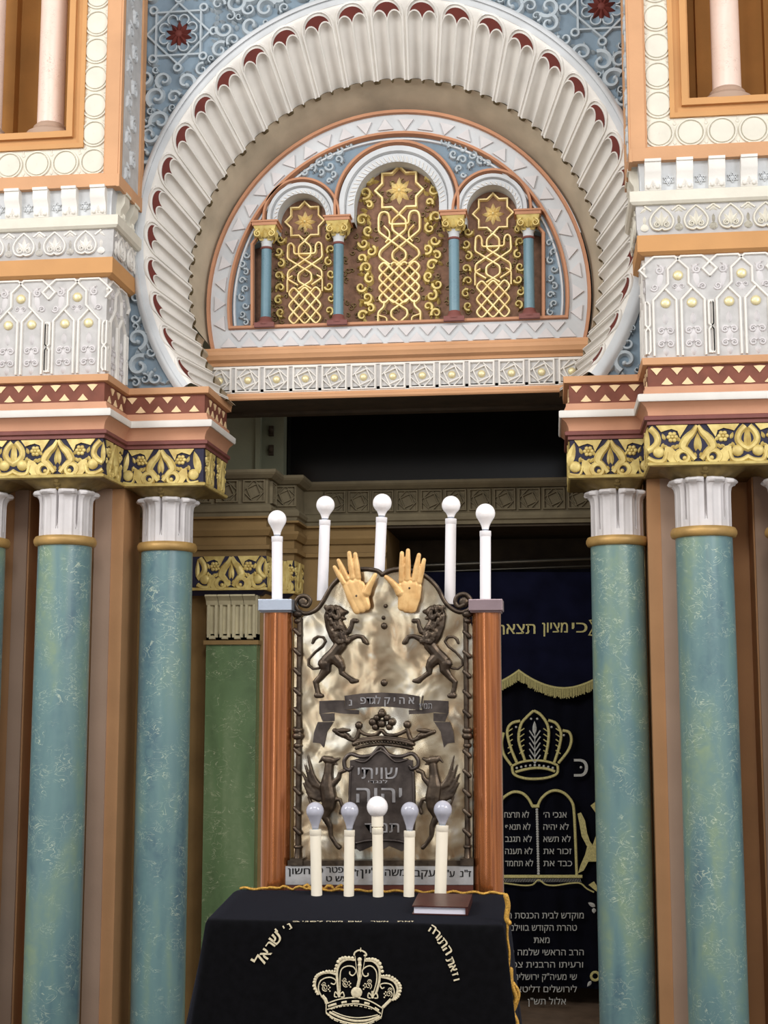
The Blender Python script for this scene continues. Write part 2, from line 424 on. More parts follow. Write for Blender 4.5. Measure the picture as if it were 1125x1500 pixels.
def bulbglass(name, col, tr):
    m, nt, b = newmat(name)
    tc = N(nt, 'ShaderNodeTexCoord'); n1 = N(nt, 'ShaderNodeTexNoise', Scale=30); nt.links.new(tc.outputs['Object'], n1.inputs['Vector'])
    nt.links.new(mix(nt, lin(col), lin(tuple(int(x * .96) for x in col)), n1.outputs['Fac']), b.inputs['Base Color'])
    b.inputs['Roughness'].default_value = .12; b.inputs['Transmission Weight'].default_value = tr
    b.inputs['Subsurface Weight'].default_value = .2; b.inputs['Subsurface Radius'].default_value = (.01, .01, .01)
    return m
M['bulb'] = bulbglass('white_bulb_glass', (244, 242, 244), 0)
M['bulbgrey'] = bulbglass('frosted_bulb_glass', (186, 188, 202), .1)
# ================================================================== columns
FL = -.75
def make_column(loc, label, group, mat):
    x, y = loc
    t = thing('marble_column', (x, y, 0), label, 'column', group)
    r = .168
    b = MB(); b.lathe([(r, FL + .16), (r, 1.2), (r * .985, 2.50), (r * .985, 2.545)], (x, y, 0), 40); b.build('shaft', mat, t, 50)
    b = MB(); b.box(x - .22, x + .22, y - .22, y + .22, FL, FL + .08); b.lathe([(.22, FL + .08), (.225, FL + .11), (.2, FL + .14), (.175, FL + .17)], (x, y, 0), 32); b.build('base', M['tan2'], t, 40)
    b = MB(); b.lathe([(.165, 2.54), (.185, 2.545), (.193, 2.562), (.193, 2.58), (.184, 2.598), (.165, 2.602)], (x, y, 0), 36); b.build('necking_ring', M['ringgold'], t, 60)
    nl = 8
    def rf(rr, z, a):
        q = (a * nl / (2 * pi)) % 1.0; d = abs(q - .5) * 2          # 0 mid leaf .. 1 gap
        k = max(0, (z - 2.79) / .09)
        edge = 1 if d > .9 else 0
        groove = .034 if (d > .93 and z > 2.66) else 0
        rib = .006 * (1 - abs(d - .45) / .2) if abs(d - .45) < .2 else 0
        curl = rr - .152
        return .152 + .004 - groove + rib + max(0, curl) * (1 - d ** 3) + .002
    prof = [(.152, 2.60), (.152, 2.63), (.152, 2.64), (.152, 2.70), (.152, 2.76), (.153, 2.81), (.158, 2.835), (.172, 2.852), (.192, 2.858), (.200, 2.868), (.192, 2.880), (.176, 2.886), (.150, 2.88)]
    b = MB(); b.lathe(prof, (x, y, 0), nl * 30, rf); b.build('leaf_capital', M['capwhite'], t, 35)
    return t
col0 = make_column((-1.45, .2), 'veined blue-green marble column left of the dark alcove, nearest the alcove', 'tall green marble columns', M['marble1'])
for cx, cy, lb in ((1.44, .2, 'veined blue-green marble column right of the dark alcove, beside the blue curtain'),
                   (-1.985, -.22, 'veined green marble column second from the left edge, under the left gilded band'),
                   (1.925, -.22, 'pale green marble column standing rightmost in full view'),
                   (-2.55, -.22, 'green marble column cut off by the left edge of the photo'),
                   (2.47, -.22, 'column mostly cut off by the right edge of the photo')):
    copy_tree(col0, (cx, cy, 0), lb)

# ================================================================== side blocks
CL, CR = 1.69, 1.61          # wing corner
SL, SR = 1.165, 1.155        # setback corner
YW, YS, YB = -.42, 0.0, .60
PLAN = {-1: [(-3.3, YW), (-CL, YW), (-CL, YS), (-SL, YS), (-SL, YB)],
        1: [(SR, YB), (SR, YS), (CR, YS), (CR, YW), (3.1, YW)]}
WPLAN = {-1: [(-3.3, YW), (-CL, YW), (-CL, .05)], 1: [(CR, .05), (CR, YW), (3.1, YW)]}
SIDE = {-1: 'left', 1: 'right'}
def gold_motif(mb, fr, half=0.245, hgt=.225, sx=1.0, between=True):
    "fr origin at the top middle of the unit; b goes down as negative"
    k = hgt / 52
    def q(pts): return [(a * k * sx, -b * k) for a, b in pts]
    for s in (1, -1):
        mb.ribbon(smooth_line(q([(s * 1, 1), (s * 6, 10), (s * 15, 19), (s * 20, 30), (s * 13, 36), (s * 4, 47)]), 4), [k * 5, k * 6, k * 7, k * 8, k * 9, k * 10, k * 11, k * 11, k * 12, k * 12, k * 12, k * 12, k * 11, k * 10, k * 10, k * 10, k * 9, k * 9, k * 8, k * 8, k * 7][:21], .014, fr, top=.55)
        mb.ribbon(smooth_line(q([(s * 13, 36), (s * 24, 35), (s * 31, 42), (s * 27, 50)]), 4), k * 7, .012, fr, top=.4)
        mb.ring(s * 20 * k * sx, -43 * k, 7.5 * k, 5.5 * k, .012, fr, 12)
        mb.dome(s * 18 * k * sx, -45 * k, 3.2 * k, .012, fr, n=8)
        mb.petal(s * 3 * k * sx, -36 * k, pi / 2 + s * .12, 26 * k, 7 * k, .012, fr)
        # flower
        for i in range(6):
            a = i * pi / 3; mb.dome((s * 34 * sx + 5 * cos(a)) * k, (-16 + 5 * sin(a)) * k, 3.1 * k, .010, fr, n=7)
        mb.dome(s * 34 * k * sx, -16 * k, 2.6 * k, .014, fr, n=7)
        for (px_, py_, an, ln) in ((44, 20, 1.2, 10), (46, 24, -1.3, 9), (26, 26, -.9, 9), (24, 22, 1.0, 8), (9, 48, 0, 9), (40, 30, .3, 9), (4, 44, 1.57, 7)):
            mb.petal(s * px_ * k * sx, -py_ * k, an if s > 0 else pi - an, ln * k, 5 * k, .011, fr)
        mb.petal(s * 31 * k * sx, -27 * k, -pi / 2 + s * .8, 9 * k, 5 * k, .010, fr)
        mb.plate(q([(s * 13, 0), (s * 56, 0), (s * 49, 9), (s * 43, 7), (s * 35, 5), (s * 27, 8), (s * 24, 17)][::s]), 0, .009, fr)
        mb.plate(q([(s * 28, 38), (s * 36, 30), (s * 44, 28), (s * 46, 40), (s * 38, 51), (s * 29, 51)][::s]), 0, .008, fr)
        if between:
            mb.ribbon(smooth_line(q([(s * 64, 3), (s * 56, 12), (s * 54, 22), (s * 60, 30), (s * 68, 34)]), 4), k * 9, .013, fr, top=.4)
            mb.petal(s * 68 * k * sx, -36 * k, pi / 2, 32 * k, 7 * k, .012, fr)
            mb.dome(s * 53 * k * sx, -36 * k, 8 * k, .016, fr, n=12)
            mb.ribbon(smooth_line(q([(s * 42, 36), (s * 46, 48), (s * 58, 49), (s * 68, 44)]), 4), k * 7, .012, fr, top=.4)
for sd in (-1, 1):
    S = SIDE[sd]; plan = PLAN[sd]; c, sc_ = (CL, SL) if sd < 0 else (CR, SR)
    # structural masses
    b = MB()
    if sd < 0:
        b.box(-3.3, -c - .005, YW + .01, .35, 2.96, 4.78); b.box(-c - .05, -sc_ - .005, YS + .01, YB, 2.96, 3.58)
    else:
        b.box(c + .005, 3.1, YW + .01, .35, 2.96, 4.78); b.box(sc_ + .005, c + .05, YS + .01, YB, 2.96, 3.58)
    # pier behind the columns with niches
    x0, x1 = (c, 3.3) if sd < 0 else (c, 3.1)
    def bx(a0, a1, y0, y1, z0, z1): b.box(min(sd * a0, sd * a1), max(sd * a0, sd * a1), y0, y1, z0, z1)
    bx(c + .01, c + .5, .06, .40, FL, 2.96); bx(c + .64, c + 1.12, .06, .4, FL, 2.96); bx(c + .4, x1, .26, .5, FL, 2.96); bx(c + 1.25, x1, .06, .4, FL, 2.96)
    struct(b.build('wall_' + S, M['tan2']), S + ' wing wall with tan piers behind the marble columns')
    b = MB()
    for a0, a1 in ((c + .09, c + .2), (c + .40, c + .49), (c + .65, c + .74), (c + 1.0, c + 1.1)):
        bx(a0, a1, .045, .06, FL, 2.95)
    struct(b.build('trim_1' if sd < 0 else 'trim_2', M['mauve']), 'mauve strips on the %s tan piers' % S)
    # entablature
    t = thing('entablature', (sd * c, YW, 3.19), 'banded ochre and red-brown cornice with cream triangles above the %s gilded capitals' % S, 'cornice')
    for nm, mt, pr in (('orange_fillet', 'orange', [(-.02, 3.54), (.03, 3.545), (.035, 3.585), (-.02, 3.59)]),
                       ('brown_frieze', 'brown', [(-.02, 3.41), (0, 3.41), (0, 3.545), (-.02, 3.545)]),
                       ('tan_fillet', 'salmon', [(-.02, 3.36), (.035, 3.365), (.02, 3.40), (.02, 3.415), (-.02, 3.415)]),
                       ('white_fillet', 'white', [(-.02, 3.32), (.06, 3.32), (.065, 3.33), (.065, 3.36), (.055, 3.366), (-.02, 3.366)]),
                       ('orange_cove', 'salmon', [(-.02, 3.235), (.005, 3.24), (.007, 3.265), (.02, 3.295), (.045, 3.315), (.05, 3.32), (-.02, 3.32)]),
                       ('maroon_moulding', 'purple', [(-.02, 3.185), (.012, 3.19), (.012, 3.21), (.028, 3.216), (.03, 3.235), (.02, 3.242), (-.02, 3.242)])):
        b = MB(); b.sweep(plan, pr); b.build(nm, M[mt], t, 30)
    b = MB()
    def tris(fr, L, ph=0.0):
        p = .118; n = int(L / p) + 1
        for i in range(n):
            for dx, up in ((0, 0), (.5, 1)):
                u = (i + dx) * p + ph
                if u < .035 or u > L - .03: continue
                zc = 3.508 if not up else 3.448
                s = 1 if up else -1
                o = [(u - .034, zc - s * .018), (u - .01, zc - s * .021), (u + .01, zc - s * .021), (u + .034, zc - s * .018), (u + .014, zc + s * .004), (u, zc + s * .022), (u - .014, zc + s * .004)]
                b.plate(o, 0, .006, fr)
    def legs(pl):
        out = []
        for i in range(len(pl) - 1):
            (ax, ay), (bx_, by_) = pl[i], pl[i + 1]; L = hypot(bx_ - ax, by_ - ay); ux, uy = (bx_ - ax) / L, (by_ - ay) / L
            out.append((Fr((ax, ay, 0), (ux, uy, 0), (0, 0, 1), (uy, -ux, 0)), L))
        return out
    for i, (fr, L) in enumerate(legs(plan)): tris(fr, L, [.0, .03, .045, .02][i] if sd < 0 else [.02, .045, .03, .05][i])
    b.build('triangle_inlays', M['peach'], t)
    # gilded band
    t = thing('gilded_band', (sd * c, YW, 2.955), 'gold and navy carved band joining the %s capitals' % S, 'carved band')
    b = MB(); b.sweep(plan, [(-.02, 2.955), (.0, 2.955), (.0, 3.19), (-.02, 3.19)]); b.build('navy_ground', M['navy'], t)
    b = MB(); b.sweep(plan, [(-.02, 2.945), (.012, 2.95), (.016, 2.965), (0, 2.972), (-.02, 2.972)])
    units = [(-1.975, YW), (-2.54, YW), (-1.445, YS)] if sd < 0 else [(1.885, YW), (2.45, YW), (1.40, YS)]
    for ux, uy in units:
        gold_motif(b, front(ux, uy - .001, 3.185), between=uy < -.1, sx=.98 if uy < -.1 else .9)
        if uy > -.1:
            for s_ in (-1, 1):
                f2 = front(ux, uy - .001, 3.185)
                b.petal(s_ * .255, -.16, pi / 2 + s_ * .25, .15, .05, .012, f2); b.dome(s_ * .215, -.165, .036, .014, f2)
                b.ribbon(smooth_line([(s_ * .17, -.17), (s_ * .19, -.215), (s_ * .25, -.21)], 4), .018, .012, f2, top=.4)
    b.build('gilt_relief', M['gold'], t, 50)
    b = MB()
    L = legs(plan)
    for i in ((1, 3) if sd < 0 else (0, 2)):
        fr, ln = L[i]
        for j in range(max(1, int(ln / .3))):
            w = ln / max(1, int(ln / .3)); f3 = Fr(fr(w * (j + .5), 3.185, .001), fr.u, fr.v, fr.n)
            gold_motif(b, f3, between=False, sx=w / .55 * .9)
    b.build('side_relief', M['gold'], t, 50)
    # coves under the band
    for k, (ux, uy) in enumerate([(-1.985, -.22), (-2.55, -.22), (-1.45, .2)] if sd < 0 else [(1.925, -.22), (2.47, -.22), (1.44, .2)]):
        rows = []
        hw = .27
        xa, xb = (ux - hw, ux + hw)
        if uy > 0: xa, xb = (-1.69, -1.18) if sd < 0 else (1.17, 1.61)
        for i in range(9):
            tt = i / 8; z = 2.955 - .075 * tt; r0 = []
            for j in range(32):
                a = 2 * pi * j / 32; ca, sa = cos(a), sin(a); m_ = max(abs(ca), abs(sa)); sqx, sqy = ca / m_, sa / m_
                px_ = (xa + xb) / 2 + sqx * (xb - xa) / 2; py_ = uy + sqy * .2
                e = 1 - cos(tt * pi / 2); e = tt ** .7
                px_ = px_ * (1 - e) + (ux + ca * .15) * e; py_ = py_ * (1 - e) + (uy + sa * .15) * e
                bulge = .012 * sin(tt * pi) * abs(cos(2 * a))
                r0.append((px_, py_, z - bulge))
            rows.append(r0)
        b = MB(); b.grid(rows, True); s0 = len(b.v); b.f.append(list(range(s0 - 32, s0)))
        f2 = front(ux, uy - .2, 2.95)
        b.ball((ux, uy - .175, 2.935), .02, 8); b.ball((ux, uy - .165, 2.912), .028, 8, (1, .8, .5)); b.ball((ux, uy - .16, 2.893), .014, 8)
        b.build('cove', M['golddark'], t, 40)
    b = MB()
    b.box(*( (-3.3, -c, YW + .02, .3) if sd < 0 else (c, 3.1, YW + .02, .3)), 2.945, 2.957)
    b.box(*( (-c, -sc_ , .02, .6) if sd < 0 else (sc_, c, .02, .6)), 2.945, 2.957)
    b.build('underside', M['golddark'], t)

    # ------------------------------------------------ wing facade above
    wp = WPLAN[sd]
    t = thing('carved_panel', (sd * c, YW, 3.6), 'grey-white relief panel of narrow pointed arches with gold studs, %s side' % S, 'carved panel')
    b = MB(); b.sweep(wp, [(-.02, 3.59), (0, 3.59), (0, 4.215), (-.02, 4.215)]); b.build('ground', M['panelgrey'], t)
    unit = .367; k = unit / 505
    def panel(fr, cx, st, pr, bosses=True, rel=None):
        def q(pts): return [(cx + a * k, 4.21 - bb * k * 1.03) for a, bb in pts]
        w = .0165
        for s_ in (1, -1):
            m_ = lambda pts: q([(s_ * a, bb) for a, bb in pts])
            st.ribbon(m_([(-195, 12), (-25, 12), (82, 115), (82, 235), (205, 365), (205, 815)]), w, .014, fr)
            st.ribbon(m_([(20, 815), (20, 365), (105, 275)]), w, .014, fr)
            st.ribbon(m_([(195, 12), (252, 62), (308, 118), (252, 178)]), w, .014, fr)
            st.ribbon(m_([(252, 585), (234, 565), (234, 400), (252, 375)]), w * .85, .014, fr)
            st.ribbon(m_([(270, 375), (270, 565), (252, 585)]), w * .85, .014, fr)
            st.ribbon(m_([(252, 585), (234, 612), (234, 775), (252, 800)]), w * .85, .014, fr)
            st.ribbon(m_([(270, 800), (270, 612), (252, 585)]), w * .85, .014, fr)
            u0, v0 = q([(s_ * 110, 560)])[0]
            pr.petal(u0, v0, pi / 2, .07, .035, .012, fr); pr.petal(u0, v0 - .03, -pi / 2, .09, .04, .012, fr)
            pr.scroll(u0 + .025, v0 - .04, .022, 2.5, -1, .018, .009, fr, leaf=False); pr.scroll(u0 - .025, v0 - .04, .022, .6, 1, .018, .009, fr, leaf=False)
            pr.scroll(u0 + .025, v0 - .12, .022, 2.5, -1, .018, .009, fr, leaf=False); pr.scroll(u0 - .025, v0 - .12, .022, .6, 1, .018, .009, fr, leaf=False)
            pr.petal(u0, v0 - .14, -pi / 2, .05, .035, .012, fr)
            u1, v1 = q([(s_ * 150, 160)])[0]
            pr.scroll(u1, v1 + .03, .026, 1.5, s_, .02, .008, fr); pr.petal(u1 - s_ * .01, v1 + .02, -pi / 2 + s_ * .15, .1, .035, .008, fr)
            pr.scroll(u1 + s_ * .03, v1 - .075, .022, 3.5, -s_, .016, .008, fr, leaf=False)
        st.ribbon(q([(252, 178), (308, 118)]), w, .014, fr)
        u0, v0 = q([(0, 240)])[0]
        pr.petal(u0, v0 - .045, pi / 2, .05, .04, .007, fr); pr.scroll(u0 - .02, v0 - .01, .016, 0, 1, .01, .007, fr, leaf=False); pr.scroll(u0 + .02, v0 - .01, .016, pi, -1, .01, .007, fr, leaf=False)
    st, pr = MB(), MB()
    frf = front(0, YW, 0)
    cs = [sd * (c + .19 + i * unit) for i in range(4)]
    for cx in cs: panel(frf, cx, st, pr)
    # half unit at the corner link
    fs = Fr((sd * c, YW, 0), (0, 1 if sd < 0 else -1, 0), (0, 0, 1), (-sd, 0, 0))
    if sd > 0: fs = Fr((c, .0, 0), (0, -1, 0), (0, 0, 1), (-1, 0, 0))
    panel(fs, .21, st, pr)
    b = st
    keep = [f for f in b.f]
    st.build('strapwork', M['white'], t); pr.build('leaf_relief', M['capwhite'], t, 60)
    boss = None
    for cx in cs:
        for dx, dz in ((0, 165), (-105, 388), (105, 388)):
            if abs(cx) > 3.0: continue
            b = MB(); b.dome(cx + dx * k, 4.21 - dz * k * 1.03, .030, .018, frf, n=16); b.build('gold_stud', M['bossgold'], t, 60)
    # orange ledge
    b = MB(); b.sweep(wp, [(-.02, 4.205), (.02, 4.21), (.045, 4.225), (.045, 4.325), (-.02, 4.33)])
    o = b.build('ochre_ledge', M['orange2'], None); tag(o, 'plain ochre ledge above the %s studded panel' % S, 'moulding')
    # fleur frieze
    t = thing('leaf_frieze', (sd * c, YW, 4.325), 'cream frieze of pointed leaves on the %s wing, between ochre ledge and white ledge' % S, 'frieze')
    b = MB(); b.sweep(wp, [(-.02, 4.325), (.035, 4.325), (.045, 4.36), (.05, 4.505), (-.02, 4.505)]); b.build('ground', M['panelgrey'], t)
    lf = MB(); un = .2
    def fleur(fr, u):
        for s_ in (1, -1):
            lf.ribbon(smooth_line([(u, 4.495), (u + s_ * .045, 4.455), (u + s_ * .068, 4.41), (u + s_ * .055, 4.365), (u + s_ * .02, 4.35), (u, 4.36)], 4), .014, .012, fr, top=.5)
            lf.scroll(u + s_ * .026, 4.385, .018, 1.2 if s_ > 0 else 1.9, -s_, .012, .01, fr, leaf=False)
            lf.petal(u + s_ * .005, 4.39, pi / 2 - s_ * .6, .06, .024, .01, fr)
            lf.petal(u + s_ * .1, 4.44, -pi / 2, .06, .02, .01, fr); lf.petal(u + s_ * .085, 4.49, -pi / 2 + s_ * .9, .05, .022, .01, fr)
            lf.ribbon([(u + s_ * .1, 4.50), (u + s_ * .06, 4.47)], .014, .01, fr)
            lf.petal(u + s_ * .1, 4.345, pi / 2, .05, .05, .01, fr)
        lf.petal(u, 4.37, pi / 2, .1, .03, .012, fr)
    fr = front(0, YW - .047, 0)
    for i in range(7): fleur(fr, sd * (c + .13 + i * un) - (.03 if sd > 0 else 0))
    fs2 = Fr(fs(0, 0, .047), fs.u, fs.v, fs.n)
    for i in range(2): fleur(fs2, .1 + i * un)
    lf.build('leaf_relief', M['cream'] if sd > 0 else M['white'], t, 60)
    b = MB(); b.sweep(wp, [(-.02, 4.50), (.07, 4.505), (.085, 4.52), (.085, 4.583), (-.02, 4.587)])
    o = b.build('white_ledge', M['cream'], None); tag(o, 'plain white ledge under the %s row of brackets' % S, 'moulding')
    # bracket row
    t = thing('bracket_frieze', (sd * c, YW, 4.585), 'row of white scroll brackets with small stars between, %s wing' % S, 'bracket frieze')
    b = MB(); b.sweep(wp, [(-.02, 4.585), (.02, 4.585), (.02, 4.70), (.03, 4.785), (-.02, 4.785)]); b.build('ground', M['cool'], t)
    bp = .186
    def bracket(fr, u):
        b = MB(); rows = []
        for h, z in ((.0, 4.60), (.022, 4.60), (.032, 4.615), (.028, 4.64), (.032, 4.67), (.05, 4.70), (.056, 4.715), (.056, 4.765), (.066, 4.765), (.066, 4.782), (0, 4.782)):
            rows.append([fr(u - .048, z, h), fr(u + .048, z, h)])
        b.grid(rows)
        n = len(b.v); b.f.append(list(range(0, n, 2))); b.f.append(list(range(1, n, 2)))
        for s_ in (-1, 1): b.dome(u + s_ * .027, 4.622, .017, .02, Fr(fr(0, 0, .022), fr.u, fr.v, fr.n), n=8)
        b.petal(u, 4.61, pi / 2, .05, .03, .02, Fr(fr(0, 0, .026), fr.u, fr.v, fr.n))
        return b
    def sixstar(fr, u):
        b = MB()
        for s_ in (0, pi / 3):
            b.ribbon([(u + .03 * cos(s_ + pi / 2 + 2 * pi * i / 3), 4.665 + .03 * sin(s_ + pi / 2 + 2 * pi * i / 3)) for i in range(3)], .007, .012, fr, True)
        b.dome(u, 4.665, .015, .012, fr, n=8)
        return b
    fr = front(0, YW - .02, 0)
    for i in range(8):
        u = sd * (c + .055 + i * bp)
        if abs(u) > 3.0: break
        bracket(fr, u).build('bracket', M['white'], t, 40); sixstar(fr, u + sd * bp / 2).build('star', M['cool'], t)
    fs3 = Fr(fs(0, 0, .02), fs.u, fs.v, fs.n)
    for i in range(2): bracket(fs3, .12 + i * bp).build('bracket', M['cream'], t, 40)
    # ---------------------------------------------- disc-bordered frame
    t = thing('window_surround', (sd * c, YW, 4.78), 'orange frame with a cream border of round discs, %s of the arch' % S, 'surround')
    X0 = 3.3 if sd < 0 else 3.1
    def fb(b, fr, a0, a1, z0, z1, h0, h1): b.fbox(fr, min(a0, a1), max(a0, a1), z0, z1, h0, h1)
    fr = front(0, YW, 0, sx=1)
    b = MB()
    for z0, z1, aa0, aa1 in ((4.775, 4.855, c - .0, X0),): fb(b, fr, sd * (c - .07), sd * X0, z0, z1, -.02, .07)
    fb(b, fr, sd * (c - .07), sd * (c + .015), 4.855, 6.8, -.02, .07)
    fb(b, fr, sd * (c + .01), sd * X0, 4.85, 4.868, -.02, .05); fb(b, fr, sd * (c + .01), sd * (c + .028), 4.85, 6.8, -.02, .05)
    b.build('outer_moulding', M['orange'], t)
    b = MB(); fb(b, fr, sd * (c + .02), sd * X0, 4.86, 5.05, -.02, .03); fb(b, fr, sd * (c + .02), sd * (c + .19), 4.86, 6.8, -.02, .03); b.build('disc_ground', M['cream'], t)
    b = MB()
    for (o0, i0, h) in ((.165, .195, .05), (.19, .25, .03), (.235, .275, .06), (.26, .285, .04)):
        z_o = 5.045 + (o0 - .165); z_i = 5.045 + (i0 - .165)
        fb(b, fr, sd * (c + o0), sd * X0, z_o, z_i, -.05, h); fb(b, fr, sd * (c + o0 + .001), sd * (c + i0 - .001), z_o + .001, 6.8, -.049, h)
    b.build('inner_moulding', M['orange2'], t)
    fd = front(0, YW - .03, 0)
    def disc(u, z):
        b = MB(); b.ring(u, z, .082, .014, .012, fd, 26); b.dome(u, z, .072, .012, fd, n=24, flat=1); b.build('disc', M['cream'], t, 50)
    for i in range(8):
        u = sd * (c + .10 + i * .184)
        if abs(u) < 3.0: disc(u, 4.952)
    for j in range(1, 8): disc(sd * (c + .10), 4.952 + j * .184)
    b = MB()
    for i in range(7):
        for s_ in (-1, 1):
            b.dome(sd * (c + .10 + (i + .5) * .184), 4.952 + s_ * .06, .012, .006, fd, n=6); b.dome(sd * (c + .10) + s_ * .06, 4.952 + (i + .5) * .184, .012, .006, fd, n=6)
            b.ribbon([(sd * (c + .10 + (i + .5) * .184), 4.952 + s_ * .09), (sd * (c + .10 + (i + .5) * .184), 4.952 + s_ * .065)], .006, .006, fd)
    b.build('bead_relief', M['cream'], t)
    # return face of the frame with a carved strip
    fs4 = Fr((sd * (c - .07), YW - .07, 0), (0, 1, 0) if sd < 0 else (0, 1, 0), (0, 0, 1), (-sd, 0, 0))
    b = MB(); b.box(*sorted((sd * (c - .07), sd * (c + .02))), YW - .0, YS + .06, 4.781, 6.8); b.build('side_panel', M['panelgrey'], t)
    b = MB()
    for a0, a1 in ((0, .05), (.42, .50)): b.fbox(fs4, a0 + .003, a1, 4.852, 6.8, -.006, .012)
    b.fbox(fs4, -.003, .5, 4.770, 4.851, -.006, .012); b.build('side_moulding', M['orange'], t)
    b = MB()
    for j in range(16):
        z = 4.92 + j * .12; s_ = 1 if j % 2 else -1
        b.scroll(.235 + s_ * .05, z, .05, s_ * 1.5, s_, .03, .014, fs4); b.petal(.235, z, pi / 2 - s_ * .7, .1, .04, .014, fs4)
    b.build('side_scrolls', M['cool'], t, 60)
    # recess behind the surround
    b = MB()
    a0 = c + .275
    b.box(*sorted((sd * a0, sd * (a0 + 2))), YW + .42, YW + .46, 4.7, 6.8)
    b.box(*sorted((sd * (a0 - .06), sd * (a0))), YW - .02, YW + .46, 4.9, 6.8)
    b.box(*sorted((sd * (a0 - .06), sd * (a0 + 2))), YW - .02, YW + .46, 5.0, 5.14)
    for q in ((.1, .2), (.52, .66)):
        b.box(*sorted((sd * (a0 + q[0]), sd * (a0 + q[1]))), YW + .34, YW + .43, 5.1, 6.8)
    struct(b.build('window_1' if sd < 0 else 'window_2', M['ochredark']), 'ochre recess behind the %s disc-bordered frame' % S)

# pink colonnettes in the recesses
def pinkcol(x, y, lb):
    t = thing('pink_colonnette', (x, y, 5.14), lb, 'small column', 'pink marble colonnettes in the upper recesses')
    b = MB(); b.lathe([(.086, 5.25), (.084, 6.3), (.082, 6.8)], (x, y, 0), 28); b.build('shaft', M['pink'], t, 50)
    b = MB(); b.lathe([(.15, 5.14), (.15, 5.19), (.135, 5.2), (.112, 5.215), (.104, 5.222), (.108, 5.236), (.095, 5.25), (.086, 5.258)], (x, y, 0), 28); b.build('base', M['mauve'], t, 50)
    return t
p0 = pinkcol(X_(77, 100, -.33), -.33, 'pink veined colonnette in the upper left recess, nearest the arch')
p0['group'] = 'pink marble colonnettes in the upper recesses'
copy_tree(p0, (X_(-14, 100, -.33), -.33, 5.14), 'pink colonnette cut off by the left edge at the top')
copy_tree(p0, (X_(1063, 80, -.33), -.33, 5.14), 'pink veined colonnette in the upper right recess')
copy_tree(p0, (X_(1156, 80, -.33), -.33, 5.14), 'pink colonnette cut off by the right edge at the top')

# ================================================================== spandrels (blue)
C0 = (0.008, 4.568); R0 = 1.66; C1 = (.004, 4.395); R1 = 1.367; Y0 = 0.0; Y1 = .35
def spandrel(sd):
    c = CL if sd < 0 else CR; S = SIDE[sd]
    t = thing('spandrel_panel', (sd * 1.4, .03, 3.585), 'blue-grey scrollwork panel filling the corner %s of the great arch' % S, 'carved panel')
    pts = []
    for i in range(33):
        a = radians(90 + (124 + 4) * i / 32); pts.append((C0[0] - sd * -1 * 0 + (R0 - .04) * cos(a) * (1 if sd < 0 else -1), C0[1] + (R0 - .04) * sin(a)))
    pts = [(p[0], min(p[1], 9)) for p in pts if p[1] > 3.56]
    last = pts[-1]
    pts = pts + [(last[0], 3.56), (sd * (c + .05), 3.56), (sd * (c + .05), 6.8), (0, 6.8)]
    b = MB(); b.plate(pts, -.05, 0, front(0, .04, 0)); b.build('ground', M['blue'], t)
    fr = front(0, .04, 0)
    # star rosette
    rx, rz = (P(262, 50, .03).x, P(262, 50, .03).z) if sd < 0 else (P(881, 10, .03).x, P(881, 10, .03).z)
    b = MB(); k = 1 / 226
    for i in range(10):
        a = 2 * pi * i / 10 + .3; b.petal(rx, rz, a, 21 * k, 9 * k, .03, fr)
    b.dome(rx, rz, 7 * k, .03, fr); b.build('red_flower', M['inlay'], t, 60)
    b = MB()
    for i in range(8):
        a = 2 * pi * (i + .5) / 8; b.ribbon([(rx + k * (23 * cos(a) + 7.5 * cos(q)), rz + k * (23 * sin(a) + 7.5 * sin(q))) for q in [a - 2.1 + 4.2 * j / 10 for j in range(11)]], 3.2 * k, .028, fr)
    for rot in (0, pi / 4):
        q = [(rx + 49 * k * cos(rot + pi / 4 + j * pi / 2), rz + 49 * k * sin(rot + pi / 4 + j * pi / 2)) for j in range(4)]
        b.ribbon(q, 4.6 * k, .026, fr, True)
    for j in range(8):
        a = j * pi / 4; q = 55 * k
        b.ring(rx + q * cos(a), rz + q * sin(a), 5.5 * k, 4.5 * k, .028, fr, 12)
    b.build('star_strapwork', M['blue_light'], t)
    # scrollwork
    b = MB(); rnd = random.Random(11 + sd); placed = []
    def ok(x, z, r):
        if abs(x) > c - .07 - .005 and z > 4.7: return False
        if abs(x) > c - .02 - r * .4: return False
        if z < 3.60 + r * .8 or z > 6.6: return False
        if hypot(x - C0[0], z - C0[1]) < R0 + .0 + r * .75: return False
        if hypot(x - rx, z - rz) < .27 + r * .7: return False
        for (a, bb, q) in placed:
            if hypot(a - x, bb - z) < (q + r) * .74: return False
        return True
    for r in (.085, .07, .055, .042, .03):
        for _ in range(1500):
            x = sd * rnd.uniform(.1, c); z = rnd.uniform(3.6, 6.5)
            if ok(x, z, r):
                placed.append((x, z, r)); b.scroll(x, z, r * .86, rnd.uniform(0, 6.28), rnd.choice((-1, 1)), r * .62, .034, fr, turns=1.0)
    for _ in range(900):
        x = sd * rnd.uniform(.1, c); z = rnd.uniform(3.62, 6.4)
        if hypot(x - C0[0], z - C0[1]) < R0 + .05 or hypot(x - rx, z - rz) < .27 or abs(x) > c - (.1 if z > 4.7 else .05): continue
        if min([hypot(x - a, z - bb) - q * .8 for a, bb, q in placed] or [9]) < .012: continue
        placed.append((x, z, .02)); a = rnd.uniform(0, 6.28); b.petal(x, z, a, .06, .032, .03, fr); b.petal(x, z, a + 2.2, .045, .028, .03, fr)
    b.build('scrollwork', M['blue_light'], t, 60)
spandrel(-1); spandrel(1)

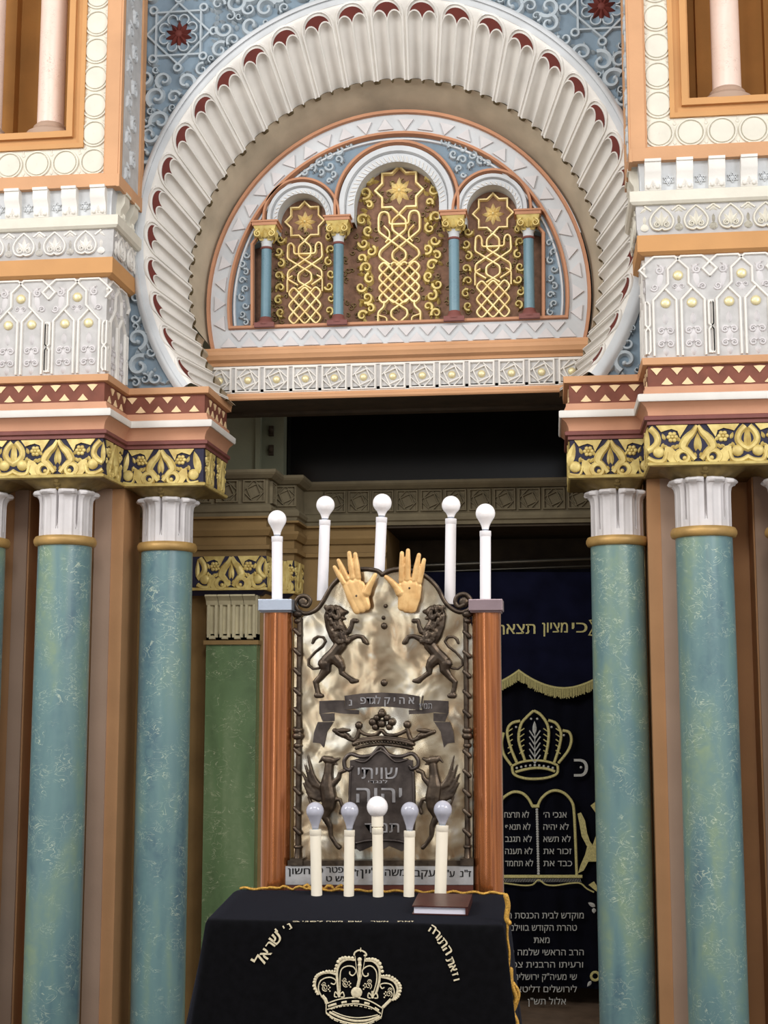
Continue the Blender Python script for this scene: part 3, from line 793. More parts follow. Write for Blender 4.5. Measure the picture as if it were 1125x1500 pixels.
# ================================================================== great arch
t = thing('fluted_arch', (0, 0, 3.585), 'great white horseshoe arch of paired flutes with red inlays, above the alcove', 'arch')
dR = R0 - R1; dY = Y1 - Y0; sl = hypot(dR, dY)
def AP(th, s, h=0.0):
    "s: 0 outer rim .. 1 inner rim"
    e = Vector((cos(th), 0, sin(th)))
    p0_ = Vector((C0[0], Y0, C0[1])) + e * R0; p1_ = Vector((C1[0], Y1, C1[1])) + e * R1
    nn = (Vector((0, -1, 0)) * .72 - e * .5).normalized()
    rim_ = p0_ - e * .075
    return (p0_.lerp(rim_, s / .15) if s < .15 else rim_.lerp(p1_, (s - .15) / .85)) + nn * h
TH0, TH1 = radians(-36.7), radians(216.7); NS = 29; dth = (TH1 - TH0) / NS
b = MB()
for r, w, h, s0 in ((0, .03, .012, 0.045), (0, .014, .03, -.01)):
    rows = []
    for i in range(161):
        th = TH0 + (TH1 - TH0) * i / 160
        rows.append([AP(th, s0 - w / sl, -.02), AP(th, s0 - w / sl, h * .7), AP(th, s0 - w * .4 / sl, h), AP(th, s0 + w * .4 / sl, h), AP(th, s0 + w / sl, h * .3), AP(th, s0 + w / sl, -.02)])
    b.grid(rows)
b.build('outer_moulding', M['cool'], t, 40)
def segment(i):
    tc = TH0 + (i + .5) * dth
    nu, nvv = 36, 26
    class AF:
        def __call__(s, a, bb, h=0): # a = fraction of the segment width -.5...5, bb = s
            return AP(tc + a * dth, bb, h)
    fr = AF()
    S0, S1 = .06, 1.0
    W = R0 * dth                       # width at the outer rim in metres
    fw = .205                          # flute half width (fraction of segment)
    sc0 = .255; cap = fw * W / sl
    edge = []
    rows = []
    for j in range(nvv + 1):
        s = S0 + (S1 - S0) * (j / nvv) ** 1.0
        if 6 <= j: pass
        row = []
        for q in range(nu + 1):
            a = -.5 + q / nu; h = 0.0
            for fc in (-.215, .215):
                d = (a - fc) / fw
                if abs(d) < 1:
                    st = sc0 + cap * (1 - sqrt(1 - d * d))
                    if s > st: h = -.036 * sqrt(max(0, 1 - d * d)) * min(1, (s - st) / .05) * (1 + .9 * s * s)
            row.append(fr(a, s, h))
        rows.append(row)
        if j == nvv: edge = row
    mb = MB(); mb.grid(rows); o = mb.build('fluted_segment', M['white'], t, 60)
    # rims
    mb = MB()
    ww = .05
    out = [(-.44, 1.0), (-.44, .30)] + [(-.44 * cos(pi * q / 12), .30 - .185 * sin(pi * q / 12)) for q in range(1, 12)] + [(.44, .30), (.44, 1.0)]
    def rib(pts, w, h, h0=0.0):
        rows = []
        m = len(pts)
        for k_, (x, y) in enumerate(pts):
            A = pts[max(0, k_ - 1)]; B = pts[min(m - 1, k_ + 1)]
            dx, dy = (B[0] - A[0]) * W, (B[1] - A[1]) * sl; l = hypot(dx, dy) or 1; nx, ny = -dy / l, dx / l
            rows.append([fr(x + nx * w / 2 / W * q, y + ny * w / 2 / sl * q, h0 + hh) for q, hh in ((-1, -.004), (-.6, h), (.6, h), (1, -.004))])
        mb.grid(rows)
    rib(out, .016, .012)
    for fc in (-.215, .215):
        rib([(fc - fw * 1.02, 1.0)] + [(fc - fw * 1.02 * cos(pi * q / 10), sc0 + cap - cap * 1.02 * sin(pi * q / 10)) for q in range(11)] + [(fc + fw * 1.02, 1.0)], .010, .008)
    mb.build('rim', M['white'], o, 50)
    mb = MB()
    top = [(-.35 * cos(pi * q / 14), .285 - .118 * sin(pi * q / 14)) for q in range(15)]
    bot = []
    for q in range(15):
        a = .35 - .70 * q / 14; d = min(abs((a + .215) / fw), abs((a - .215) / fw), 1.0)
        bot.append((a, sc0 + cap * (1 - sqrt(1 - d * d)) - .012))
    lens = [p for p in top]
    rows = [[fr(a, bb, .004) for a, bb in top], [fr(a, max(bb, top[14 - i_][1]), .004) for i_, (a, bb) in enumerate(bot)][::-1]]
    mb.grid(rows); mb.build('red_inlay', M['inlay'], o)
    return edge
edges = []
for i in range(NS): edges += segment(i)
b = MB()
rows = [edges, [p + Vector((0, .05, 0)) for p in edges]]
b.grid(rows); b.build('scalloped_edge', M['olive'], t)
b = MB()
for part_ in ([q for q in edges if q.z < 4.05 and q.x < 0], [q for q in edges if q.z < 4.05 and q.x > 0]):
    b.grid([[q + Vector((0, .03, 0)) for q in part_], [q + Vector((0, .2, 0)) for q in part_]])
b.build('end_reveal', M['soffit'], t)
# soffit between the flutes and the lunette
TS = []
def T(x, y, Y):
    "lunette layout: x offset and y in photo pixels on the arch axis, kept symmetrical"
    c_ = P(580, y, Y); xx = (P(580 + 100, y, Y).x - P(580 - 100, y, Y).x) / 200 * x
    return Vector((xx, Y, c_.z))
class FrT:
    def __init__(s, Y): s.Y = Y
    def __call__(s, a, b_, h=0): p = T(a, b_, s.Y); p.y -= h; return p
YT = .65
rows = []
for i in range(121):
    th = TH0 + (TH1 - TH0) * i / 120; e = Vector((cos(th), 0, sin(th)))
    if 445 - 282 * sin(th) > 509: continue
    p = Vector((C1[0], Y1 + .04, C1[1])) + e * (R1 + .028)
    q = T(282 * cos(th), min(505, 445 - 282 * sin(th)), YT + .02)
    rows.append([p, p.lerp(q, .5), q])
b = MB(); b.grid(rows); b.build('soffit', M['soffit'], t, 60)
# ================================================================== lunette
t = thing('lunette', (0, YT, 3.98), 'half-round carved lunette inside the great arch with zigzag border and three small arches', 'relief panel')
fT = FrT(YT)
def hshoe(r, yb, n=64, cx=0):
    a = degrees(asin(max(-1, min(1, (445 - yb) / r))))
    return [(cx + r * cos(radians(a + (180 - 2 * a) * i / n)), 445 - r * sin(radians(a + (180 - 2 * a) * i / n))) for i in range(n + 1)]
def closed_shoe(r, yb): return hshoe(r, yb)
b = MB(); b.ribbon(hshoe(278, 508), 6, .05, fT, top=.7); b.ribbon(hshoe(247.5, 474), 7, .045, fT, True, top=.5); b.build('orange_moulding', M['terra'], t, 40)
b = MB(); b.ribbon(hshoe(262, 508), 27, .02, fT, top=1); b.fbox(fT, -262, 262, 477, 506, 0, .02); b.build('zigzag_ground', M['cool'], t, 40)
b = MB()
f2 = FrT(YT - .02)
n = 30
for i in range(n):
    a = radians(-8 + 196 * (i + .5) / n); up = i % 2
    r = 262; s = 1 if up else -1
    c_, s_ = cos(a), sin(a)
    o = [(-11, -s * 7), (11, -s * 7), (0, s * 9)]
    q = [((r + y) * c_ - x * -s_ * -1, 445 - (r + y) * s_ - x * c_) for x, y in o]
    b.plate(q, 0, .016, f2)
for i in range(17):
    x = -248 + i * 31
    b.plate([(x - 12, 502), (x + 12, 502), (x, 488)], 0, .016, f2); 
    if i < 16: b.plate([(x + 4, 480), (x + 27, 480), (x + 15.5, 493)], 0, .016, f2)
b.build('zigzag_relief', M['capwhite'], t)
# openings
def arch_open(cx, cy, r, yb, n=20):
    return [(cx + r, yb)] + [(cx + r * cos(pi * i / n), cy - r * sin(pi * i / n)) for i in range(n + 1)] + [(cx - r, yb)]
outer = hshoe(245, 474)
AC = (1, 300, 62); AL = (-139, 314, 36); AR = (139, 314, 36)
# blue ground plate: outline over the three arches, with the side slivers
lower = [(-236, 474), (-214, 474), (-214, 350), (-182, 340)] + [(-139 - 44 * cos(pi * i / 14), 314 - 44 * sin(pi * i / 14)) for i in range(15)] + [(-86, 322)] + [(1 - 74 * cos(pi * i / 18), 300 - 74 * sin(pi * i / 18)) for i in range(19)] + [(88, 322)] + [(139 - 44 * cos(pi * i / 14), 314 - 44 * sin(pi * i / 14)) for i in range(15)] + [(182, 340), (214, 350), (214, 474), (236, 474)]
poly = hshoe(245, 474) + lower
b = MB(); b.plate(poly, -.10, 0, fT); b.build('blue_ground', M['blue'], t)
# inner rims
b = MB()
b.ribbon(hshoe(240, 478), 4, .02, fT); b.build('inner_rim', M['cool'], t)
b = MB()
for cx, cy, r1, r2, yb in ((1, 300, 90, 7, 318), (-139, 314, 56, 6, 330), (139, 314, 56, 6, 330)):
    b.ribbon([(cx + r1, yb)] + [(cx + r1 * cos(pi * i / 28), cy - r1 * sin(pi * i / 28)) for i in range(29)] + [(cx - r1, yb)], r2, .045, fT, top=.5)
for s in (-1, 1):
    b.ribbon([(s * 213, 474), (s * 213, 350)], 6, .03, fT); b.ribbon([(s * 197, 330), (s * 214, 352)], 5, .03, fT)
    b.ribbon([(s * 88, 318), (s * 87, 324)], 12, .04, fT)
b.build('arch_moulding', M['terra'], t, 40)
for cx, cy, r, wo, wi, yb, nm in ((1, 300, 62, 12, 12, 324, 'central_arch'), (-139, 314, 36, 8, 8, 334, 'small_arch'), (139, 314, 36, 8, 8, 334, 'small_arch')):
    b = MB()
    b.ribbon([(cx + r + wi + wo / 2, yb)] + [(cx + (r + wi + wo / 2) * cos(pi * i / 28), cy - (r + wi + wo / 2) * sin(pi * i / 28)) for i in range(29)] + [(cx - r - wi - wo / 2, yb)], wo, .04, fT, top=.6)
    b.ribbon([(cx + r + wi / 2, yb)] + [(cx + (r + wi / 2) * cos(pi * i / 28), cy - (r + wi / 2) * sin(pi * i / 28)) for i in range(29)] + [(cx - r - wi / 2, yb)], wi, .015, fT, top=1, h0=-.0)
    # reveal of the opening
    o2 = [(cx + r, yb)] + [(cx + r * cos(pi * i / 28), cy - r * sin(pi * i / 28)) for i in range(29)] + [(cx - r, yb)]
    b.grid([[fT(x, y, .015) for x, y in o2], [fT(x, y, -.12) for x, y in o2]])
    o = b.build(nm, M['cool'], t, 40)
    b = MB()
    m_ = int(r * .55)
    for i in range(m_):
        a = pi * (i + .2) / m_; a2 = a + .5 * pi / m_; a3 = a + pi / m_
        b.ribbon([(cx + (r + 2) * cos(a), cy - (r + 2) * sin(a)), (cx + (r + wi - 3) * cos(a2), cy - (r + wi - 3) * sin(a2))], 1.5, .01, FrT(YT - .014))
    b.build('hatching', M['white'], o)
# scrolls on blue
b = MB()
for s in (-1, 1):
    for x, y, r, a in ((70, 211, 5, .5), (83, 217, 7, 2.5), (97, 224, 7, 4), (84, 231, 6, 1), (97, 240, 7, 3), (111, 234, 7, 5), (123, 241, 6, 1.2), (110, 248, 5, 2), (134, 247, 5, 3), (92, 252, 5, 2), (98, 262, 4, 0)):
        b.scroll(s * x, y, r * 1.0, a, s, 6.5, .022, fT, turns=1.0)
    for j in range(9):
        y = 366 + j * 12.5; x = 225 + (3 if j % 2 else -2) - max(0, (380 - y)) * .12
        b.scroll(s * x, y, 5.2, j * 2.1, s * (1 if j % 2 else -1), 5, .022, fT, turns=1.0)
b.build('blue_scrolls', M['blue_light'], t, 60)
# back ground of the niches
b = MB(); b.plate([(-215, 476), (-215, 330), (-180, 260), (-60, 225), (0, 215), (60, 225), (180, 260), (215, 330), (215, 476)], -.14, -.12, fT); b.build('niche_ground', M['lunette'], t)
fN = FrT(YT + .12)
def star_panel(cx, cy, R, nm):
    b = MB(); b.ribbon(star8(cx, cy, R), R * .13, .028, fN, True, top=.5)
    return b
def rosette(cx, cy, R):
    b = MB()
    for i in range(8):
        b.petal(cx, cy, i * pi / 4, R, R * .42, .022, fN)
    for i in range(8): b.petal(cx, cy, (i + .5) * pi / 4, R * .6, R * .3, .03, fN)
    b.dome(cx, cy, R * .16, .034, fN, n=10); b.build('gilt_flower', M['goldlight'], t, 60)
rosette(2, 280, 20); rosette(-137, 320, 16); rosette(138, 320, 16)
def strand(b, cx, pts, w, k=1.0, r=3):
    for s in (1, -1): b.ribbon([(cx + s * x, y) for x, y in pts], w, .028, fN, top=.45)
def bounce(y0, d, A, y1):
    "a strand that runs diagonally between x=-A and x=A with rounded turns"
    out = [];x = -A + 3; y = y0
    pts = [(x, y)]
    while y < y1 and y > 0:
        nx = A * d; ny = y + abs(nx - pts[-1][0])
        if ny > y1: nx = pts[-1][0] + d * (y1 - pts[-1][1]); ny = y1
        c_ = 4
        pts += [(nx - d * c_, ny - c_), (nx, ny - c_ * .0), (nx - d * c_ * 0, ny + 1.5)]
        y = ny + 1.5; d = -d
        if ny >= y1: break
    return pts
b = star_panel(2, 280, 35, ''); b.build('gilt_star', M['goldlight'], t)
b = MB(); cx = 2
def strand(b, cx, pts, w, r=4):
    for s in (1, -1): b.ribbon([(cx + s * x, y) for x, y in rpoly(pts, r)], w, .028, fN, top=.45)
def weave(b, cx, y0, W, H, offs, w, r=5):
    for o in offs:
        tx = o * W; k = H / (2 * W)
        q = [(cx + tx, y0), (cx + W, y0 + (W - tx) * k), (cx - tx, y0 + H), (cx - W, y0 + (W + tx) * k)]
        b.ribbon(rpoly(q, r, True), w, .028, fN, True, top=.45)
strand(b, cx, [(-2, 314), (10, 324), (10, 338), (-28, 368), (-30, 376), (-12, 390)], 4.8)
strand(b, cx, [(0, 330), (14, 330), (14, 320), (16, 313), (22, 311), (28, 313), (30, 320), (30, 340), (-10, 371), (-10, 380), (4, 390)], 4.8)
strand(b, cx, [(-22, 332), (-14, 340), (-14, 350), (-20, 356)], 3.4)
weave(b, cx, 384, 31, 62, (-.72, -.24, .24, .72), 4.6)
strand(b, cx, [(31, 474), (31, 458), (22, 450), (22, 442)], 4.6); strand(b, cx, [(-12, 440), (12, 456), (12, 464), (0, 474)], 4.6)
strand(b, cx, [(18, 474), (18, 466), (31, 462)], 3.4)
b.build('gilt_interlace', M['goldlight'], t)
for cx in (-137, 138):
    b = star_panel(cx, 320, 29, ''); b.build('gilt_star', M['goldlight'], t)
    b = MB()
    strand(b, cx, [(-3, 347), (9, 357), (9, 371), (-25, 393), (-26, 404), (-10, 414)], 4.2)
    strand(b, cx, [(0, 368), (16, 368), (16, 356), (20, 351), (25, 354), (26, 374), (-10, 397), (-10, 408), (10, 420)], 4.2)
    strand(b, cx, [(26, 424), (26, 404), (18, 400)], 3.4)
    weave(b, cx, 416, 25, 56, (-.66, 0, .66), 4.2)
    b.build('gilt_interlace', M['goldlight'], t)
# gold scroll columns
b = MB()
for s in (-1, 1):
    for j, (x, y, r) in enumerate(((46, 262, 7), (50, 282, 10), (44, 300, 6), (54, 322, 9), (45, 338, 8), (52, 356, 8), (41, 368, 8), (55, 378, 7), (48, 392, 9), (43, 408, 8), (56, 420, 8), (47, 436, 9), (42, 452, 7), (54, 462, 8))):
        b.scroll(2 + s * x, y, r * .95, j * 1.9 + (s > 0) * pi, s * (1 if j % 2 else -1), 7, .03, fN, turns=1.0)
    for cx in (-137, 138):
        for j in range(7): b.scroll(cx + s * (36 + (j % 2) * 3), 345 + j * 18, 6.5, j * 2.3, s * (1 if j % 2 else -1), 5.5, .03, fN, turns=1.0)
    for j in range(26):
        x = 40 + (j * 7) % 18; y = 265 + j * 8; b.petal(2 + s * x, y, j * 1.3, 11, 6, .03, fN)
b.build('gilt_scrolls', M['gold'], t, 60)
b = MB(); rnd = random.Random(5)
for _ in range(260):
    x = rnd.uniform(-190, 190); y = rnd.uniform(262 if abs(x) < 55 else 330, 470)
    b.scroll(x, y, rnd.uniform(3, 5), rnd.uniform(0, 6), rnd.choice((1, -1)), 2.4, .012, fN, turns=.8, leaf=False)
for cx, ys in ((2, (345, 400, 460)), (-137, (378, 404)), (138, (378, 404))):
    for y in ys:
        for s in (-1, 1): b.petal(cx + s * 15, y, -pi / 2 + s * .5, 8, 5, .02, fN); b.petal(cx + s * 15, y, -pi / 2 - s * .7, 8, 5, .02, fN)
b.build('fine_tracery', M['golddark'], t)

# colonnettes of the lunette
LB = ['leftmost blue colonnette with gold capital inside the lunette', 'blue colonnette left of the central gilt panel of the lunette',
      'blue colonnette right of the central gilt panel of the lunette', 'rightmost blue colonnette with gold capital inside the lunette']
def colonnette(i, x, yc, yb):
    s = 1 / 212.
    base = T(x, yb, YT); X = base.x; z0 = base.z; Yc = YT - .01
    zt = T(x, yc, YT).z; zc = T(x, yc + 27, YT).z
    t = thing('blue_colonnette', (X, Yc, z0), LB[i], 'small column', 'blue colonnettes of the lunette')
    b = MB(); b.lathe([(.036, z0 + .05), (.036, zc - .05)], (X, Yc, 0), 20); b.build('shaft', M['bluecol'], t, 60)
    b = MB(); b.box(X - .07, X + .07, Yc - .06, Yc + .1, z0 - .02, z0 + .012); b.lathe([(.066, z0), (.064, z0 + .02), (.045, z0 + .035), (.042, z0 + .055), (.036, z0 + .06)], (X, Yc, 0), 20); b.build('base', M['purple'], t, 50)
    b = MB(); b.lathe([(.038, zc - .055), (.043, zc - .05), (.043, zc - .042), (.038, zc - .038)], (X, Yc, 0), 20); b.build('ring', M['purple'], t, 50)
    b = MB(); b.lathe([(.036, zc - .04), (.037, zc - .01), (.048, zc + .012)], (X, Yc, 0), 20); b.build('neck', M['cool'], t, 50)
    hw = .088
    b = MB()
    rows = [[(X + sx * w, Yc + sy * w - 0, z) for sx, sy in ((-1, -1), (1, -1), (1, 1), (-1, 1))] for w, z in ((.04, zc - .0), (.055, zc + .03), (hw * .9, zt - .035))]
    b.grid(rows, True)
    f = front(X, Yc - .062, zc + .01)
    b.petal(0, 0, pi / 2, .075, .05, .02, f)
    for s_ in (-1, 1):
        b.scroll(s_ * .048, .03, .026, pi / 2 + (0), -s_, .02, .02, f); b.petal(s_ * .02, .0, pi / 2 - s_ * .5, .08, .03, .02, f)
        b.dome(s_ * .055, .058, .018, .015, f, n=8)
    fr_ = Fr((X + .062, Yc, zc + .01), (0, 1, 0), (0, 0, 1), (1, 0, 0)); b.petal(0, 0, pi / 2, .075, .05, .02, fr_)
    fl_ = Fr((X - .062, Yc, zc + .01), (0, -1, 0), (0, 0, 1), (-1, 0, 0)); b.petal(0, 0, pi / 2, .075, .05, .02, fl_)
    b.build('gilt_capital', M['gold'], t, 50)
    b = MB(); b.box(X - hw, X + hw, Yc - .085, Yc + .09, zt - .035, zt - .005); b.box(X - hw - .008, X + hw + .008, Yc - .093, Yc + .09, zt - .012, zt); b.build('abacus', M['terra'], t)
colonnette(0, -193, 321, 472); colonnette(1, -85, 318, 472); colonnette(2, 85, 318, 472); colonnette(3, 193, 321, 472)

# ================================================================== beam over the alcove
t = thing('interlace_beam', (0, YB, 3.615), 'long white beam with a row of interlaced squares and cream studs under the lunette', 'beam')
b = MB(); b.box(-1.31, 1.29, YB - .0, YB + .37, 3.66, 3.88); b.build('ground', M['panelgrey'], t)
b = MB(); b.sweep([(-SL, YB), (SR, YB)], [(-.03, 3.625), (.02, 3.622), (.028, 3.632), (.028, 3.648), (.012, 3.656), (.008, 3.672), (-.03, 3.672)]); b.build('lower_moulding', M['orange'], t)
b = MB(); b.sweep([(-1.345, YB), (1.325, YB)], [(-.1, 3.862), (.012, 3.866), (.02, 3.885), (.055, 3.9), (.06, 3.915), (.07, 3.93), (.07, 3.955), (.05, 3.962), (.04, 3.975), (.04, 3.985), (-.1, 3.985)]); b.build('upper_moulding', M['orange'], t, 30)
def square_tile(fr, cx, cz, s):
    b = MB(); h = s / 2
    b.ribbon([(cx - h, cz - h), (cx + h, cz - h), (cx + h, cz + h), (cx - h, cz + h)], s * .11, .02, fr, True, top=.5)
    for q_, w_ in ((.66, .13),):
        al = .42
        b.ribbon([(cx + h * q_ * 1.12 * cos(al + pi / 4 + j * pi / 2), cz + h * q_ * 1.12 * sin(al + pi / 4 + j * pi / 2)) for j in range(4)], s * .085, .016, fr, True, top=.5)
    for i in range(4):
        a = i * pi / 2
        def R(x, y): return (cx + x * cos(a) - y * sin(a), cz + x * sin(a) + y * cos(a))
        b.ribbon([R(h * .95, h * .15), R(h * .15, h * .9)], s * .07, .015, fr, top=.5)
    return b
fb_ = front(0, YB, 0)
for i in range(-6, 7):
    x = -.018 + i * .2005
    o = square_tile(fb_, x, 3.765, .162).build('interlace_square', M['white'], t)
    b = MB(); b.dome(x, 3.765, .026, .02, fb_, n=14); b.build('stud', M['bossgold'], o, 60)
b = MB(); b.fbox(fb_, -1.3, 1.28, 3.672, 3.678, 0, .008); b.fbox(fb_, -1.3, 1.28, 3.852, 3.86, 0, .01); b.build('thin_fillet', M['white'], t)

# ================================================================== alcove
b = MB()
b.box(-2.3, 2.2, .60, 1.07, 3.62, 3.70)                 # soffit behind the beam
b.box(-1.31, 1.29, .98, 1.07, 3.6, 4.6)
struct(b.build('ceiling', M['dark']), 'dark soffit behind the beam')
ZC = 3.22
YP, YQ, YBk = 1.2, 1.5, 1.85
xl1 = X_(391, 850, YP) ; xl2 = X_(432, 850, YQ)
b = MB()
b.box(-2.4, xl1 - .01, YP + .012, 3.3, FL, 3.2); b.box(xl1 - .02, xl2 - .01, YQ + .012, 3.3, FL, 3.2)
xo = X_(566, 800, YBk)
b.box(xl2 - .02, xo, YBk + .012, 3.3, FL, 3.2)
xr = X_(946, 850, YP - .1); b.box(xr, 2.4, YP + .012, 3.3, FL, 2.9)
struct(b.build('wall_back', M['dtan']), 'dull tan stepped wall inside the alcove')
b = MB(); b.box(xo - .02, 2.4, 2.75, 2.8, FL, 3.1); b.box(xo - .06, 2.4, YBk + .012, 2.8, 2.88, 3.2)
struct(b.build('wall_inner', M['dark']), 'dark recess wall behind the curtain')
# upper dark glazing and side wall
b = MB(); xg = X_(417, 650, 1.9); b.box(-2.4, 2.3, 2.0, 2.05, 3.15, 5.2)
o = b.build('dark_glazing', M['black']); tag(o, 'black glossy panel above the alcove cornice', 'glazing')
b = MB(); x0 = X_(330, 650, 1.5); b.box(-2.4, xg, 1.86, 1.98, 3.15, 5.0)
b.box(-2.4, X_(378, 650, 1.78), 1.78, 1.9, 3.15, 5.0); b.box(X_(374, 650, 1.74), X_(381, 650, 1.74), 1.74, 1.8, 3.15, 5)
struct(b.build('wall_upper', M['greygreen']), 'grey-green boarded wall left of the dark glazing')
b = MB(); xh = X_(398, 640, 1.86)
for zz, lb in ((Z_(398, 632, 1.86), 'upper of the two small dark fittings on the grey-green board'), (Z_(398, 660, 1.86), 'lower of the two small dark fittings on the grey-green board')):
    b = MB(); b.box(xh - .018, xh + .018, 1.83, 1.86, zz - .04, zz + .04); b.ball((xh, 1.825, zz), .022, 8)
    o = b.build('wall_fitting', M['dark']); tag(o, lb, 'fitting', 'dark fittings on the grey-green board')
# cornice
plan = [(-2.4, YP), (xl1 + .0, YP), (xl1, YQ), (xl2, YQ), (xl2, YBk), (2.2, YBk)]
t = thing('alcove_cornice', (0, YBk, 2.9), 'dusky cornice with interlaced squares running across the back of the alcove', 'cornice')
b = MB(); b.sweep(plan, [(-.03, 3.17), (.03, 3.175), (.06, 3.2), (.07, 3.215), (.07, 3.235), (-.03, 3.24)]); b.sweep(plan, [(-.05, 3.225), (.03, 3.24), (-.05, 3.25)]); b.build('top_moulding', M['greytan'], t)
b = MB(); b.sweep(plan, [(-.03, 2.99), (.0, 2.99), (.0, 3.18), (-.03, 3.18)]); b.build('frieze_ground', M['greytan'], t)
b = MB(); b.sweep(plan, [(-.03, 2.90), (.01, 2.90), (.015, 2.925), (.03, 2.935), (.035, 2.96), (.02, 2.985), (.0, 2.995), (-.03, 2.995)]); b.build('lower_moulding', M['greytan'], t)
fk = front(0, YBk, 0)
x = X_(526, 735, YBk)
for i in range(-1, 13):
    xx = x + i * (X_(848, 735, YBk) - x) / 9
    if xx < 1.95: square_tile(fk, xx, 3.085, .152).build('interlace_square', M['greytan'], t)
fk = front(0, YP, 0)
for i in range(5): square_tile(fk, xl1 - .1 - i * .2, 3.085, .152).build('interlace_square', M['greytan'], t)
fk = Fr((xl1, YP, 0), (0, 1, 0), (0, 0, 1), (1, 0, 0)); square_tile(fk, .15, 3.085, .152).build('interlace_square', M['greytan'], t)
fk = front(0, YQ, 0); square_tile(fk, (xl1 + xl2) / 2, 3.085, .145).build('interlace_square', M['greytan'], t)
# tan mouldings under the cornice
b = MB()
pl2 = [(-2.4, YP), (xl1, YP), (xl1, YQ), (xl2, YQ), (xl2, YBk), (xo, YBk)]
b.sweep(pl2, [(-.03, 2.88), (.03, 2.885), (.03, 2.9), (-.03, 2.9)]); b.sweep(pl2, [(-.03, 2.76), (.01, 2.76), (.03, 2.80), (.03, 2.82), (-.03, 2.82)]); b.sweep(pl2, [(-.03, 2.66), (.02, 2.66), (.02, 2.69), (-.03, 2.70)])
o = b.build('trim_3', M['dtan']); struct(o, 'tan mouldings on the alcove wall under the cornice')
def pilaster(sd):
    xa, xb = X_(302, 940, YP - .1), X_(376, 940, YP - .1)
    if sd > 0: xa, xb = X_(950, 940, YP - .1), X_(950, 940, YP - .1) + .38
    t = thing('green_pilaster', ((xa + xb) / 2, YP, 0), 'flat green marble pilaster with fluted capital inside the alcove, %s' % ('left of the wooden posts' if sd < 0 else 'almost hidden behind the right columns'), 'pilaster')
    b = MB(); b.box(xa, xb, YP - .1, YP + .01, FL, 2.05); b.build('shaft', M['marble2'], t)
    z0 = Z_(340, 938, YP - .1); z1 = Z_(340, 872, YP - .1)
    b = MB(); b.box(xa - .015, xb + .015, YP - .12, YP, z0 - .03, z0); b.build('ring', M['dtan'], t)
    b = MB(); f = front(0, YP - .1, 0)
    b.box(xa, xb, YP - .1, YP, z0, z1)
    w = (xb - xa) / 4
    for i in range(4):
        c_ = xa + (i + .5) * w
        for s_ in (-1, 1): b.ribbon([(c_ + s_ * w * .3, z0 + .02), (c_ + s_ * w * .3, z1 - .06)], w * .28, .02, f, top=.7)
        b.ribbon([(c_ + s_ * w * .25, z0 + .02) for s_ in (-1, 1)], .03, .015, f)
        rows = [[f(c_ + w * .48 * s_, z1 - .07 + zz, hh) for s_ in (-1, -.6, 0, .6, 1)] for zz, hh in ((0, .02), (.03, .035), (.05, .06), (.06, .075), (.072, .07), (.075, .0))]
        b.grid(rows)
    b.build('fluted_capital', M['creamcap'], t)
    z2 = Z_(340, 815, YP - .12)
    b = MB(); x_a, x_b = xa - .03, (xl1 + .01 if sd < 0 else -xl1 - .01)
    if sd > 0: x_a, x_b = -xl1 - .01, xb + .03
    pl3 = [(x_a - .25, YP - .13), (xl1 + .02, YP - .13), (xl1 + .02, YQ - .05), (xl2, YQ - .05), (xl2, YBk)] if sd < 0 else [(xa - .02, YP + .2), (xa - .02, YP - .13), (xb + .4, YP - .13)]
    b.sweep(pl3, [(-.05, z1 + .0), (.0, z1 + .04), (.0, z2), (-.05, z2)]); b.build('navy_ground', M['navy'], t)
    b = MB(); k_ = (z2 - z1 - .04)
    gold_motif(b, front((xa + xb) / 2, YP - .131, z2), hgt=k_, sx=.8, between=True)
    for i in range(len(pl3) - 1):
        (ax, ay), (bx_, by_) = pl3[i], pl3[i + 1]; L = hypot(bx_ - ax, by_ - ay); ux, uy = (bx_ - ax) / L, (by_ - ay) / L
        if L < .45: gold_motif(b, Fr((ax + ux * L / 2, ay + uy * L / 2, z2), (ux, uy, 0), (0, 0, 1), (uy, -ux, 0)), hgt=k_, sx=L / .55, between=False)
    b.sweep(pl3, [(-.05, z1 + .03), (.01, z1 + .035), (.01, z1 + .05), (0, z1 + .055), (-.05, z1 + .055)])
    b.build('gilt_relief', M['gold'], t, 50)
pilaster(-1); pilaster(1)
# curtain rail, recess post
b = MB(); b.tube([P(600, 829, 2.45), P(880, 818, 2.45)], .016, 10); b.tube([P(600, 838, 2.45) + Vector((0, .03, 0)), P(880, 828, 2.45) + Vector((0, .03, 0))], .008, 8)
o = b.build('curtain_rail', M['bracketmetal'], None, 60); tag(o, 'thin grey metal rail above the blue curtain', 'rail')
# floor
b = MB(); b.box(-3.3, 3.1, -1.7, 3.3, FL - .05, FL); b.box(-3.3, 3.1, -9.5, -1.7, FL - .05, 0); struct(b.build('floor', M['floor']), 'stone floor and raised platform below the view')

# ================================================================== curtain (parochet)
YCu = 2.45
t = thing('ark_curtain', (.6, YCu, 0), 'dark navy velvet curtain with gold and silver embroidery behind the right wooden post', 'curtain')
x0 = X_(568, 1000, YCu); x1 = 1.9; zt = Z_(800, 833, YCu)
def fold(x): return .012 * sin(x * 17) + .008 * sin(x * 41 + 1)
rows = [[(x0 + (x1 - x0) * i / 90, YCu + .05 + fold(x0 + (x1 - x0) * i / 90) * (1 - .0), z) for i in range(91)] for z in (-.6, .5, 1, 1.5, 2, zt)]
b = MB(); b.grid(rows); b.build('velvet_panel', M['blackvelvet'], t, 60)
